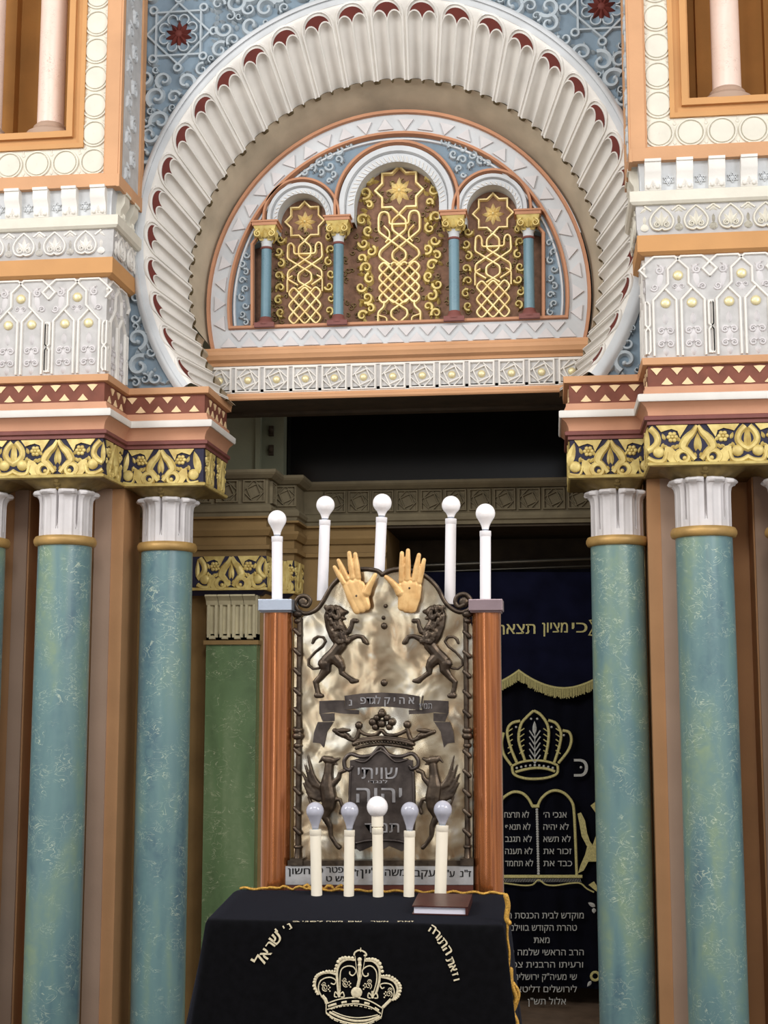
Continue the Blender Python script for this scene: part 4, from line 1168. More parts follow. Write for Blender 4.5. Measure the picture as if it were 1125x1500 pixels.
# valance with scalloped hem
pk = [(-.9 + 0, 0)]
fC = planeY(YCu); fV = planeY(YCu - .04)
def hem(px):
    d = ((px - 760) / 131.0) % 1.0; q = abs(d - .5) * 2
    return 1008 - 26 * q ** 1.9
hp = [(568 + i * 4, hem(568 + i * 4)) for i in range(90)]
b = MB(); rows = [[fV(x, 838, 0) for x, y in hp], [fV(x, y, .0) for x, y in hp]]; b.grid(rows); rows = [[fV(x, 838, -.02) for x, y in hp], [fV(x, y, -.02) for x, y in hp]]; b.grid(rows); b.build('valance', M['navyvelvet'], t)
b = MB()
b.ribbon(hp, 3.2, .01, fV)
rnd = random.Random(3)
for i in range(len(hp) * 3 - 3):
    x = 568 + i * 1.33; y = hem(x); b.ribbon([(x, y), (x + rnd.uniform(-.4, .4), y + 15 + rnd.uniform(-3, 1))], 1.15, .008, fV, top=.6)
b.build('fringe', M['thread'], t)
def wr(mb, tx, x, y, size, fr, **k): write(mb, tx, x, y, size, fr, **k)
b = MB()
wr(b, 'כי', 849, 919, 15, fV, width=22, bold=.35); wr(b, 'מציון', 813, 919, 15, fV, width=37, bold=.35); wr(b, 'תצא', 763, 921, 15, fV, width=42, bold=.35); wr(b, 'תורה', 717, 922, 15, fV, width=44, bold=.35)
b.ribbon([(872, 908), (864, 909), (870, 918), (863, 930), (872, 931)], 2.5, .004, fV)
b.build('valance_writing', M['thread'], t)
# crown
b = MB(); w = 4.2
cx = 785
def qd(pts, w_=w): b.ribbon(smooth_line(pts, 5), w_, .006, fC, top=.5)
qd([(769, 1114), (760, 1085), (763, 1062), (772, 1050), (782, 1041)]); qd([(782, 1041), (793, 1048), (803, 1065), (803, 1088), (798, 1113)])
qd([(757, 1117), (748, 1095), (743, 1072), (749, 1060), (762, 1056)]); qd([(812, 1117), (819, 1095), (822, 1075), (815, 1060), (803, 1055)])
qd([(749, 1121), (738, 1105), (735, 1088), (738, 1073)]); qd([(818, 1118), (832, 1100), (837, 1085), (834, 1073), (824, 1070)])
qd([(750, 1122), (765, 1116), (785, 1114), (803, 1116), (817, 1121)], 3.5); qd([(755, 1131), (770, 1127), (785, 1125), (800, 1126), (813, 1130)], 4)
qd([(750, 1122), (753, 1134), (768, 1140), (785, 1141), (803, 1139), (816, 1133), (817, 1121)], 4)
for i, (sx, x_) in enumerate(((1, 761), (-1, 803), (1, 744), (-1, 821))):
    for y in range(1072, 1112, 8): b.ribbon([(x_, y), (x_ + sx * 7, y - 5)], 1.8, .005, fC)
b.build('crown_embroidery', M['thread'], t)
b = MB()
for y in range(1074, 1112, 9):
    for s in (-1, 1): b.ribbon([(783.5, y + 8), (783.5 + s * 8, y - 4)], 2.2, .006, fC)
b.petal(783, 1076, -pi / 2, 20, 6, .006, fC); b.ribbon([(783.5, 1112), (783.5, 1072)], 1.5, .006, fC)
for x_, y in ((778, 1053), (787, 1053), (756, 1065), (808, 1065), (826, 1077)): b.dome(x_, y, 1.8, .006, fC, n=8)
for i in range(9): b.dome(757 + i * 6.6, 1124 - 4 * sin(pi * i / 8) + 1, 1.9, .005, fC, n=8)
b.build('crown_silver_detail', M['silverthread'], t)
b = MB()
wr(b, 'כ', 851, 1124, 27, fC, bold=.3); b.dome(851, 1124, 2, .005, fC, n=8); wr(b, 'ת', 716, 1124, 22, fC, bold=.3)
b.build('crown_letters', M['silverthread'], t)
# tablets
b = MB(); w = 4
qd([(788, 1180), (793, 1170), (803, 1161), (815, 1158), (828, 1163), (838, 1175), (841, 1190), (843, 1230), (845, 1284)]); qd([(780, 1181), (774, 1170), (765, 1162), (753, 1160), (742, 1165), (735, 1172), (730, 1185), (728, 1284)])
b.ribbon([(779, 1181), (790, 1181)], 5, .006, fC); b.ribbon([(715, 1284), (853, 1284)], 5, .006, fC)
qd([(715, 1292), (740, 1294), (765, 1297), (780, 1296), (789, 1289), (800, 1296), (815, 1297), (835, 1294), (850, 1294), (860, 1302), (870, 1307)], 2.5)
# lion beside the tablets
b.plate([(846, 1192), (851, 1190), (857, 1202), (860, 1220), (864, 1232), (868, 1238), (876, 1215), (872, 1190), (865, 1180), (875, 1172), (888, 1180), (890, 1260), (872, 1262), (862, 1262), (855, 1275), (847, 1279), (850, 1268), (857, 1252), (860, 1240), (852, 1225)], 0, .004, fC)
b.plate([(862, 1296), (870, 1291), (876, 1300), (874, 1306)], 0, .004, fC)
b.ring(872, 1430, 6, 4, .004, fC, 14)
b.build('tablets_embroidery', M['thread'], t)
b = MB()
for j in range(27):
    b.dome(786.5 + .09 * j, 1186 + j * 3.6, 2.2, .006, fC, n=7)
for j in range(54): b.ribbon([(722 + j * 2.4, 1287), (724 + j * 2.4, 1292)], .8, .003, fC)
R_ = ['אנכי ה\u05f3', 'לא יהיה', 'לא תשא', 'זכור את', 'כבד את']; Lc = ['לא תרצח', 'לא תנאף', 'לא תגנב', 'לא תענה', 'לא תחמד']
Rw = [(795, 831), (795, 834), (795, 837), (795, 838), (795, 839)]; Lw = [(739, 781), (740, 783), (740, 785), (740, 786), (740, 787)]
for i in range(5):
    y = 1193.5 + i * 17.8
    for txt, (a, c_) in ((R_[i], Rw[i]), (Lc[i], Lw[i])):
        wr(b, txt, (a + c_) / 2 - (3 if c_ < 790 else 0), y, 8.2, fC, width=(c_ - a - 2 - (4 if c_ < 790 else 0)), h=.003, bold=.06)
for i, (txt, a, c_) in enumerate((('מוקדש לבית הכנסת הגדול', 722, 855), ('טהרת הקודש בווילנא', 742, 845), ('מאת', 782, 805), ('הרב הראשי שלמה גורן', 735, 855), ('ורעיתו הרבנית צפיה', 738, 854), ('שי מעיה"ק ירושלים', 753, 845), ('לירושלים דליטא', 757, 845), ('אלול תש"ן', 773, 829))):
    wr(b, txt, (a + c_) / 2, 1341 + i * 18.0, 8.5, fC, width=c_ - a, h=.003, bold=.06)
for j in range(5): b.petal(866, 1500, -pi / 2 + (j - 2) * .5, 14, 5, .004, fC)
b.petal(872, 1328, pi + .5, 12, 6, .004, fC); b.petal(870, 1330, pi / 2, 8, 6, .004, fC); b.petal(866, 1437, pi / 2 + .6, 10, 5, .004, fC)
b.build('silver_writing', M['silverthread'], t)
# ================================================================== memorial stand
YS_ = -3.70; fS = planeY(YS_); KS = 1 / 425
zb = Z_(560, 1312, YS_)
t = thing('memorial_stand', (P(560, 1300, YS_).x, YS_, zb), 'hammered silver devotional plaque between two varnished amber wooden posts, with bronze lions and a crown', 'plaque stand')
ZL = Z_(520, 1330, -3.95) - .03       # lectern shelf
def post(px0, px1, capc):
    xa, xb = X_(px0, 1000, YS_), X_(px1, 1000, YS_); xc = (xa + xb) / 2; r = (xb - xa) / 2
    zt = Z_((px0 + px1) / 2, 896, YS_)
    b = MB(); b.lathe([(r, ZL - .02), (r, 1.2), (r * .99, zt)], (xc, YS_, 0), 36); o = b.build('wooden_post', M['varnish'], t, 60)
    b = MB(); h = Z_(px0, 879, YS_) - Z_(px0, 896, YS_); hw = r + .008
    b.box(xc - hw, xc + hw, YS_ - hw, YS_ + hw, zt, zt + h); b.box(xc - hw + .005, xc + hw - .005, YS_ - hw + .005, YS_ + hw - .005, zt - .006, zt)
    o2 = b.build('post_cap', capc, t); m = o2.modifiers.new('b', 'BEVEL'); m.width = .003; m.segments = 2
post(385, 428, M['capmetal']); post(692, 735, plain('mauve_metal_cap', (150, 132, 138), .4, .6, var=.1))
# silver plate with curved top
top = [(430, 1262), (430, 935), (440, 905), (452, 898), (466, 890), (480, 862), (500, 845), (525, 836), (548, 833), (560, 838), (576, 836), (600, 838), (625, 848), (645, 868), (658, 888), (676, 898), (690, 905), (693, 935), (693, 1262)]
b = MB()
rows = []
nx, ny = 70, 110
def topy(x):
    for (a, c_), (d, e) in zip(top[1:-1], top[2:-1] + [top[-1]]):
        if a <= x <= d and d > a: return c_ + (e - c_) * (x - a) / (d - a)
    return 905
rn = random.Random(2)
bl = [(rn.uniform(430, 693), rn.uniform(840, 1262), rn.uniform(10, 26), rn.uniform(-.003, .003)) for _ in range(140)]
for j in range(ny + 1):
    r_ = []
    for i in range(nx + 1):
        x = 431 + 261 * i / nx; y0 = topy(x); y = y0 + (1262 - y0) * j / ny
        h = sum(a * exp(-((x - u) ** 2 + (y - v) ** 2) / (q * q)) for u, v, q, a in bl if abs(x - u) < 3 * q and abs(y - v) < 3 * q)
        r_.append(fS(x, y, h))
    rows.append(r_)
b.grid(rows); rows2 = [[fS(x, y, -.012) for x, y in ((431, 1262), (431, topy(432)))] , [fS(692, 1262, -.012), fS(692, topy(691), -.012)]]
b.plate([(431, 1262)] + [(431 + 261 * i / 40, topy(431.5 + 260 * i / 40)) for i in range(41)] + [(692, 1262)], -.014, -.005, fS)
b.build('silver_plate', M['silver'], t, 60)
# twisted side rods
for xx in (437, 685):
    b = MB(); y0, y1 = 905, 1245
    r = 3.6 * KS
    b.lathe([(r, 0), (r, Z_(xx, y0, YS_) - Z_(xx, y1, YS_))], fS(xx, y1, .014), 14)
    for j in range(11):
        y = 925 + j * 29 + (0 if xx < 500 else 3)
        p_ = fS(xx, y, .014)
        b.tube([p_ + Vector((-r * 1.2, 0, .006)), p_ + Vector((r * .9, -.006, -.012))], r * .95, 8)
    for y, w in ((900, 8), (910, 6), (1070, 7), (1078, 8), (1092, 6)):
        b.ball(fS(xx, y, .014), w * KS * 1.05, 10, (1, 1, .7))
    b.lathe([(7 * KS, 0), (7 * KS, .006), (5 * KS, .012), (4 * KS, .05)], fS(xx, 1262, .016) + Vector((0, 0, -.004)), 14); b.ball(fS(xx, 1240, .014), 6 * KS, 10, (1, 1, .6)); b.box(fS(xx, 1262, 0).x - .022, fS(xx, 1262, 0).x + .022, YS_ - .04, YS_, fS(xx, 1262, 0).z - .008, fS(xx, 1256, 0).z)
    b.build('twisted_rod', M['bronze'], t, 50)
# scrolled top rail
def tubeS(b, pts, r, h=.008, n=8, sm=5):
    pts = smooth_line(pts, sm); k = len(pts)
    if hasattr(r, '__len__'):
        r = [x[0] for x in smooth_line([(q,) for q in r], sm)]
        r = [x * KS for x in r]
    else: r = r * KS
    b.tube([fS(x, y, h) for x, y in pts], r, n)
b = MB()
tubeS(b, [(560, 842), (552, 836), (530, 834), (505, 842), (487, 858), (474, 880), (464, 893), (450, 899), (438, 895), (433, 884), (440, 874), (450, 874), (455, 881), (451, 888), (444, 887)], 3.2)
tubeS(b, [(560, 842), (572, 836), (592, 834), (620, 842), (640, 860), (652, 882), (664, 893), (676, 897), (688, 892), (690, 880), (682, 871), (671, 873), (667, 882), (672, 889), (680, 886)], 3.2)
for x in (444, 680): b.ball(fS(x, 882, .006), 8 * KS, 10, (1, .4, 1))
b.build('scrolled_rail', M['bronze'], t, 60)
# lions, winged beasts
def cap_(b, pts, flat=.8, h=.012, n=10):
    b.tube([fS(x, y, h) for x, y, r in pts], [r * KS for x, y, r in pts], n, flat)
def lion(mirror):
    def m(pts): return [((1129.4 - (430 + x / 8.036)) if mirror else (430 + x / 8.036), 860 + y / 8.036, r / 8.036) for x, y, r in pts]
    b = MB()
    def c_(pts, **k): cap_(b, m(pts), **k)
    c_([(520, 270, 62), (560, 300, 60)]); c_([(585, 290, 34), (622, 292, 26)]); c_([(560, 360, 30), (600, 372, 20)]); c_([(500, 230, 20), (505, 215, 14)])
    c_([(450, 260, 60), (430, 340, 70), (450, 450, 75), (500, 560, 85), (520, 620, 70)])
    c_([(520, 400, 50), (560, 500, 70), (580, 600, 70), (560, 680, 75), (480, 780, 70), (400, 860, 75), (370, 920, 70)])
    c_([(600, 540, 48), (660, 520, 36), (685, 460, 26), (695, 400, 24)]); c_([(700, 395, 26), (750, 400, 28)])
    c_([(620, 640, 50), (680, 605, 34), (750, 578, 26), (810, 585, 27), (840, 635, 34), (865, 660, 24)])
    c_([(370, 900, 85), (385, 980, 60), (320, 1060, 38), (262, 1120, 34), (275, 1190, 26), (290, 1250, 26)]); c_([(275, 1275, 34), (330, 1280, 28)])
    c_([(480, 830, 75), (540, 890, 62), (570, 950, 42), (570, 1010, 34), (640, 1060, 28), (690, 1095, 32)]); c_([(690, 1105, 36), (745, 1105, 24)])
    c_([(300, 955, 16), (230, 965, 14), (175, 920, 14), (180, 850, 14), (250, 770, 15), (340, 700, 17), (380, 640, 17), (350, 590, 17), (290, 582, 16), (245, 610, 20), (225, 660, 16)], flat=1, h=.007)
    r2 = random.Random(4)
    for _ in range(60):
        q = r2.random(); x = 400 + 190 * q + r2.uniform(-50, 40); y = 230 + 420 * r2.random(); x = 380 + (y - 230) * .33 + r2.uniform(0, 150)
        xx, yy, rr = m([(x, y, 20)])[0]
        b.ball(fS(xx, yy, .012 + .022 * (1 - abs((x - (440 + (y - 230) * .33)) / 110) * .4)), rr * KS * 1.1, 6, (1, .8, 1.5))
    organic('bronze_lion', b, .0022, M['bronze'], t, 1)
lion(False); lion(True)
def beast(mirror):
    def m(pts): return [((1117 - (400 + x / 3.516)) if mirror else (400 + x / 3.516), 1000 + y / 3.516, r / 3.516) for x, y, r in pts]
    b = MB()
    def c_(pts, **k): cap_(b, m(pts), **k)
    c_([(275, 395, 20), (300, 400, 22)]); c_([(315, 402, 13), (342, 390, 7)]); c_([(312, 415, 9), (330, 420, 5)]); c_([(262, 382, 9), (240, 410, 5)])
    c_([(290, 420, 20), (285, 470, 24), (280, 530, 38), (290, 590, 40), (288, 640, 34)])
    c_([(310, 520, 16), (338, 490, 12), (345, 462, 10), (368, 452, 12)])
    c_([(310, 600, 16), (345, 600, 10), (360, 640, 9), (350, 670, 10)])
    c_([(290, 640, 30), (270, 690, 22), (295, 740, 14), (300, 790, 10), (325, 830, 10), (342, 848, 12)])
    c_([(250, 640, 8), (205, 640, 7), (185, 590, 6), (195, 560, 8)])
    for (x0, y0, x1, y1, r) in ((250, 570, 180, 375, 9), (245, 580, 165, 420, 9), (240, 590, 156, 470, 10), (235, 595, 158, 515, 11), (240, 600, 175, 560, 12), (262, 560, 196, 450, 12), (255, 540, 190, 500, 14)):
        c_([(x0, y0, r * 1.3), ((x0 + x1) / 2 - 12, (y0 + y1) / 2, r * 1.25), (x1, y1, r * .45)], flat=.6)
    organic('winged_beast', b, .0024, M['bronze'], t, 2)
beast(False); beast(True)
# ribbon banner
b = MB()
def q4(pts): return [(430 + x / 4.167, 1000 + y / 4.167) for x, y in pts]
b.plate(q4([(315, 80), (420, 66), (540, 60), (660, 66), (768, 82), (768, 168), (660, 152), (540, 146), (420, 152), (315, 165)]), -.004, .010, fS)
for s in (0, 1):
    def mm(p): return [(1125.0 - x if s else x, y) for x, y in p]
    b.plate(mm(q4([(158, 112), (240, 108), (310, 108), (312, 165), (400, 168), (400, 192), (310, 190), (240, 180), (158, 190)])), -.004, .005, fS)
    b.plate(mm(q4([(160, 190), (250, 186), (250, 235), (180, 238)])), -.004, .004, fS)
    b.plate(mm(q4([(150, 240), (245, 240), (205, 300), (185, 395), (165, 370), (120, 365), (128, 300)])), -.004, .009, fS)
    b.ribbon(mm(q4([(315, 80), (322, 120), (315, 165)])), 2, .012, fS)
b.build('ribbon_banner', M['shieldmetal'], t)
b = MB(); write(b, 'א ה י ק לגדפ', 568, 1026, 10, fS, width=78, h=.0125, bold=.3); write(b, 'נ', 514, 1029, 9, fS, h=.0125, bold=.3); write(b, 'תמיד', 623, 1034, 8, fS, width=20, h=.008)
b.build('banner_writing', M['pewterlight'], t)
# crown
b = MB()
def q4t(pts, r, h=.012): tubeS(b, q4(pts), r, h)
q4t([(372, 375), (420, 358), (540, 345), (660, 358), (728, 375)], 3.6); q4t([(385, 400), (430, 388), (540, 374), (660, 388), (720, 402)], 2.6)
q4t([(375, 360), (420, 345), (540, 332), (660, 345), (725, 360)], 2.4)
q4t([(250, 290), (320, 330), (375, 350), (400, 300), (400, 280)], 3); q4t([(400, 290), (440, 315), (500, 318), (535, 290), (570, 318), (630, 318), (690, 292)], 2.6)
q4t([(860, 298), (790, 325), (725, 350), (700, 300), (694, 280)], 3)
for x, y, r in ((402, 260, 6), (696, 255, 6), (540, 190, 6), (510, 215, 5), (570, 215, 5), (485, 240, 6), (600, 240, 6), (540, 250, 6), (500, 270, 5), (585, 270, 5), (540, 175, 4)):
    X__, Y__ = q4([(x, y)])[0]; b.ball(fS(X__, Y__, .012), r * KS, 10)
for s in (0, 1):
    for x0, y0, x1, y1 in ((250, 295, 340, 290), (260, 310, 345, 330), (300, 300, 350, 345)):
        if s: x0, x1 = 1100 - x0, 1100 - x1
        (a, b1), (c1, d1) = q4([(x0, y0), (x1, y1)]); b.tube([fS(a, b1, .008), fS((a + c1) / 2, (b1 + d1) / 2, .014), fS(c1, d1, .008)], [1.5 * KS, 4 * KS, 2 * KS], 8)
for i in range(17):
    x = 395 + i * 18.5; X__, Y__ = q4([(x, 374 - 14 * sin(pi * i / 16))])[0]; b.ball(fS(X__, Y__, .02), 1.5 * KS, 6)
b.build('bronze_crown', M['bronze'], t, 60)
# shield
b = MB()
def q3(pts): return [(400 + x / 3.516, 1000 + y / 3.516) for x, y in pts]
b.plate(q3([(398, 400), (470, 385), (555, 345), (640, 385), (720, 400), (725, 600), (722, 760), (690, 850), (665, 868), (600, 840), (555, 865), (510, 842), (450, 868), (425, 850), (400, 760), (395, 600)]), -.004, .008, fS)
def q3t(pts, r, h=.010): tubeS(b, q3(pts), r, h)
q3t([(372, 445), (368, 400), (400, 368), (450, 380), (510, 372), (555, 330), (600, 372), (660, 380), (715, 365), (745, 395), (745, 430), (715, 445), (705, 430)], 2.6)
q3t([(372, 440), (395, 450), (410, 432)], 2.6); q3t([(400, 460), (396, 600), (402, 760), (425, 850)], 1.8); q3t([(722, 460), (726, 600), (722, 760), (692, 850)], 1.8)
q3t([(430, 400), (480, 405), (555, 350), (630, 405), (690, 395)], 1.8, .014); q3t([(430, 825), (500, 812), (620, 812), (690, 825)], 2)
b.build('pewter_shield', M['shieldmetal'], t, 60)
b = MB()
write(b, 'שויתי', 554, 1132, 17, fS, width=58, h=.012, bold=.25)
write(b, 'יהוה', 556, 1164, 22, fS, width=66, h=.012, bold=.4)
write(b, 'לנגדי', 554, 1145, 4, fS, width=28, h=.010); write(b, 'תמיד', 560, 1212, 14, fS, width=50, h=.011, bold=.25)
b.build('shield_writing', M['pewterlight'], t)
for x, y, r in ((562, 905, 3), (563, 917, 5), (563, 1000, 5.5), (565, 888, 3)):
    b = MB(); b.ball(fS(x, y, .006), r * KS, 10); b.build('rivet', M['bronze'], t, 60)
# lower strips
b = MB(); b.fbox(fS, 424, 694, 1259, 1268, -.01, .03); b.build('lower_ledge', M['bronze'], t)
b = MB(); b.fbox(fS, 421, 694, 1267, 1294, -.01, .034); b.build('inscribed_strip', M['silverstrip'], t)
b = MB(); b.fbox(fS, 421, 694, 1294, 1330, -.01, .032); b.build('wooden_base', M['woodbase'], t)
b = MB(); f_ = planeY(YS_ - .0345)
for tx, x, w, y, sz in (('ז"נ', 682, 16, 1280, 9), ('ע"ש', 655, 22, 1280, 9), ('יעקב', 624, 34, 1279, 10), ('משה', 579, 30, 1278, 10), ('ליין', 541, 26, 1278, 10), ('ז"ל', 518, 14, 1279, 9), ('נפטר', 493, 30, 1274, 8.5), ('כ"ר', 464, 18, 1275, 9), ('חשון', 438, 32, 1276, 9), ('תש ט', 494, 32, 1287, 8)):
    write(b, tx, x, y, sz, f_, width=w, h=.001, bold=.3)
b.build('strip_writing', plain('black_lettering', (26, 24, 24), .6, bs=0), t)

# ================================================================== blessing hands
YH = YS_ - .035; fH = planeY(YH)
def hand(fingers, palm, label):
    b = MB()
    def tb(pts, flat=.75):
        b.tube([fH(460 + x / 5.625, 780 + y / 5.625, h) for x, y, r, h in pts], [r / 5.625 * KS for x, y, r, h in pts], 12, flat)
    for f in fingers: tb(f, .95)
    for p_ in palm: tb(p_, .55)
    o = organic('gilded_hand', b, .0019, M['goldhand'], None, 2)
    nx_, ny_ = ((355, 525) if 'left gilded' in label else (790, 462)); b = MB(); b.ball(fH(460 + nx_ / 5.625, 780 + ny_ / 5.625, .019), 1.7 * KS, 8); b.build('palm_nail', M['bronze'], o, 60)
    tag(o, label, 'hand ornament', 'gilded blessing hands on top of the silver plaque')
    return o
def fg(x0, y0, x1, y1, r0, r1, bend=0):
    mx, my = x0 + (x1 - x0) * .5, y0 + (y1 - y0) * .5
    return [(x0, y0, r0, 0), (x0 + (x1 - x0) * .22, y0 + (y1 - y0) * .22, r0 * .96, .002), (mx + bend, my, r0 * .98, .004), (x0 + (x1 - x0) * .75 + bend * .5, y0 + (y1 - y0) * .75, (r0 + r1) / 2, .005), (x1, y1, r1, .006)]
hand([fg(248, 420, 170, 285, 24, 16), fg(275, 385, 203, 230, 25, 17), fg(318, 375, 292, 168, 26, 18), fg(365, 375, 342, 178, 26, 18), [(430, 500, 40, 0), (455, 445, 30, .004), (485, 395, 24, .008), (508, 350, 19, .008)]],
     [[(262, 430, 32, 0), (310, 540, 40, 0), (355, 645, 34, 0)], [(300, 420, 40, 0), (350, 530, 48, 0), (395, 630, 38, 0)], [(350, 410, 42, 0), (395, 520, 48, 0), (432, 612, 36, 0)], [(385, 430, 36, 0), (415, 520, 36, 0), (442, 605, 26, 0)]],
     'left gilded open hand above the plaque, tilted left with fingers parted')
hand([fg(722, 400, 726, 170, 25, 18), fg(772, 390, 776, 148, 26, 18), fg(825, 395, 866, 185, 26, 18), fg(868, 410, 908, 226, 24, 17), [(710, 500, 40, 0), (680, 450, 30, .004), (640, 405, 24, .008), (595, 368, 19, .008)]],
     [[(735, 430, 40, 0), (735, 540, 44, 0), (722, 618, 34, 0)], [(780, 430, 44, 0), (775, 540, 48, 0), (762, 630, 38, 0)], [(825, 430, 42, 0), (818, 540, 46, 0), (800, 636, 36, 0)], [(858, 440, 32, 0), (842, 540, 36, 0), (818, 640, 26, 0)]],
     'right gilded open hand above the plaque, upright with fingers parted')

# ================================================================== candles
def candle(base, topp, Y, bulb, rb, label, mt, group, wpx=8, kind=0):
    k = (Y - CAM.y) / F
    f = planeY(Y); p0_, p1_ = f(*base), f(*topp)
    t = thing('electric_candle', tuple(p0_), label, 'electric candle', group)
    ax = (p1_ - p0_); L = ax.length; r = wpx * k
    ax.normalize(); u = ax.cross(Vector((0, 1, 0))).normalized(); w = u.cross(ax)
    def lt(prof, name, mat, n=24):
        rows = [[p0_ + ax * z + (u * cos(2 * pi * j / n) + w * sin(2 * pi * j / n)) * rr for j in range(n)] for rr, z in prof]
        b = MB(); b.grid(rows, True); s0 = len(b.v); b.f.append(list(range(s0 - n, s0))); b.f.append(list(range(s0 - n * len(rows), s0 - n * len(rows) + n)))
        return b.build(name, mat, t, 50)
    lt([(r, 0), (r, L * .5), (r, L - .02), (r * 1.0, L - .019), (r * 1.06, L - .018), (r * 1.06, L), (r * .8, L)], 'candle_tube', mt)
    bc = (f(*bulb) - p0_).dot(ax); R = rb * k
    if kind == 1:
        lt([(r * .9, L), (r * .9, L + .004), (r * 1.1, L + .006), (r * 1.1, bc - R * .85), (r * .95, bc - R * .8)], 'lamp_collar', mt)
        pr = [(r * .9, bc - R * .85)]
    else:
        lt([(r * .55, L - .002), (r * .6, L + .004), (r * .62, L + .010)], 'lamp_socket', M['capmetal'])
        pr = [(r * .62, L + .006), (r * .72, L + (bc - L) * .25), (r * .95, L + (bc - L) * .42)]
    n0 = -55 if kind == 0 else -60
    for i in range(13):
        a = radians(-38 + (128) * i / 12) if kind == 0 else radians(-60 + 150 * i / 12)
        pr.append((max(.0004, R * cos(a)), bc + R * sin(a)))
    lt(pr, 'light_bulb', M['bulb'] if rb >= 13.9 or kind or 'white' in label else M['bulbgrey'])
G1 = 'white bulb candles around the top of the plaque'; G2 = 'ivory bulb candles in front of the plaque'
candle((406, 881), (406, 786), YS_, (405, 761), 14, 'white bulb candle standing on the left post cap, leftmost of the upper row', M['candle2'], G1)
candle((472, 880), (476, 762), -3.62, (475.5, 740), 13.9, 'tall white bulb candle behind the left shoulder of the plaque, second of the upper row', M['candle2'], G1)
candle((555, 850), (559, 758), -3.62, (558, 737), 14.2, 'white bulb candle at the centre between the two gilded hands', M['candle2'], G1)
candle((659, 885), (660.5, 760), -3.62, (661, 740), 13.9, 'tall white bulb candle behind the right shoulder of the plaque', M['candle2'], G1)
candle((711, 881), (711, 778), YS_, (710, 752), 14.5, 'white bulb candle standing on the right post cap, rightmost of the upper row', M['candle2'], G1)
YC_ = -3.86
candle((464, 1312), (462, 1215), YC_, (460.5, 1188), 13, 'ivory candle with grey frosted bulb, leftmost of the front row', M['candle'], G2)
candle((511, 1314), (512, 1216), YC_, (512, 1188), 13, 'ivory candle with grey frosted bulb, second from the left in the front row', M['candle'], G2, 7.5)
candle((554, 1314), (553, 1213), YC_, (552, 1182), 15.5, 'ivory candle with round cream bulb in a white collar, middle of the front row', M['candle'], G2, 7.8, 1)
candle((599, 1313), (600, 1217), YC_, (600, 1188), 13, 'ivory candle with grey frosted bulb, just left of the thick rightmost candle', M['candle'], G2, 7.8)
candle((645, 1314), (648, 1209), YC_, (648, 1186), 13.2, 'slightly tilted ivory candle with grey frosted bulb behind the book, rightmost of the front row', M['candle'], G2, 8.5)

# ================================================================== lectern cover
ZF = .955; ZBk = .992; XL, XR = -.035, .872; YF, YBa = -4.2, -3.80
t = thing('lectern_cover', ((XL + XR) / 2, (YF + YBa) / 2, 0), 'black velvet cloth draped over the lectern, with an embroidered crown and cream writing', 'cloth')
def ztop(y): return ZF + (ZBk - ZF) * (y - YF) / (YBa - YF)
per = []
def corner(cx, cy, a0, r):
    return [(cx + r * cos(radians(a0 + 90 * i / 6)), cy + r * sin(radians(a0 + 90 * i / 6))) for i in range(7)]
rr = .03
loop = corner(XL + rr, YF + rr, 180, rr)
def seg(a, b_, n): return [(a[0] + (b_[0] - a[0]) * i / n, a[1] + (b_[1] - a[1]) * i / n) for i in range(1, n)]
c1, c2, c3, c4 = corner(XL + rr, YF + rr, 180, rr), corner(XR - rr, YF + rr, 270, rr), corner(XR - rr, YBa - rr, 0, rr), corner(XL + rr, YBa - rr, 90, rr)
loop = c1 + seg(c1[-1], c2[0], 30) + c2 + seg(c2[-1], c3[0], 14) + c3 + seg(c3[-1], c4[0], 30) + c4 + seg(c4[-1], c1[0], 14)
cxm, cym = (XL + XR) / 2, (YF + YBa) / 2
rows = []
def fl(x, y, d):
    "flare of the skirt at drop d"
    left = max(0, (cxm - x) / (cxm - XL)); right = max(0, (x - cxm) / (XR - cxm))
    ox = -.18 * d * left ** 3 + .09 * d * right ** 3
    oy = -.0 * d
    fo = 0
    s = (x - XL) / (XR - XL)
    if y < YF + .01: fo = -.010 * d * (sin(s * 60) * (1 if (s < .08 or s > .9) else .05))
    elif abs(x - XL) < .02 or abs(x - XR) < .02: ox += .02 * d * sin(y * 40) + .012 * d * sin(y * 75 + 1)
    if y > YBa - .02: oy = 0
    return ox, oy + fo
for k_, in ((.1,), (.5,), (.9,), (.985,)):
    rows.append([(cxm + (x - cxm) * k_, cym + (y - cym) * k_, ztop(cym + (y - cym) * k_) ) for x, y in loop])
rows.append([(x, y, ztop(y) - .004) for x, y in loop])
for d in (.012, .03, .06, .12, .2, .3, .42, .55, .7, .85, .93):
    r_ = []
    for x, y in loop:
        ox, oy = fl(x, y, d); nx_, ny_ = (x - cxm), (y - cym)
        e = .004
        ex = e * (1 if x > XR - .005 else -1 if x < XL + .005 else 0); ey = e * (1 if y > YBa - .005 else -1 if y < YF + .005 else 0)
        r_.append((x + ox + ex, y + oy + ey, ztop(y) - .004 - d))
    rows.append(r_)
b = MB(); b.grid(rows, True); b.f.append(list(range(len(loop)))[::-1]); b.build('velvet_cloth', M['velvet'], t, 80)
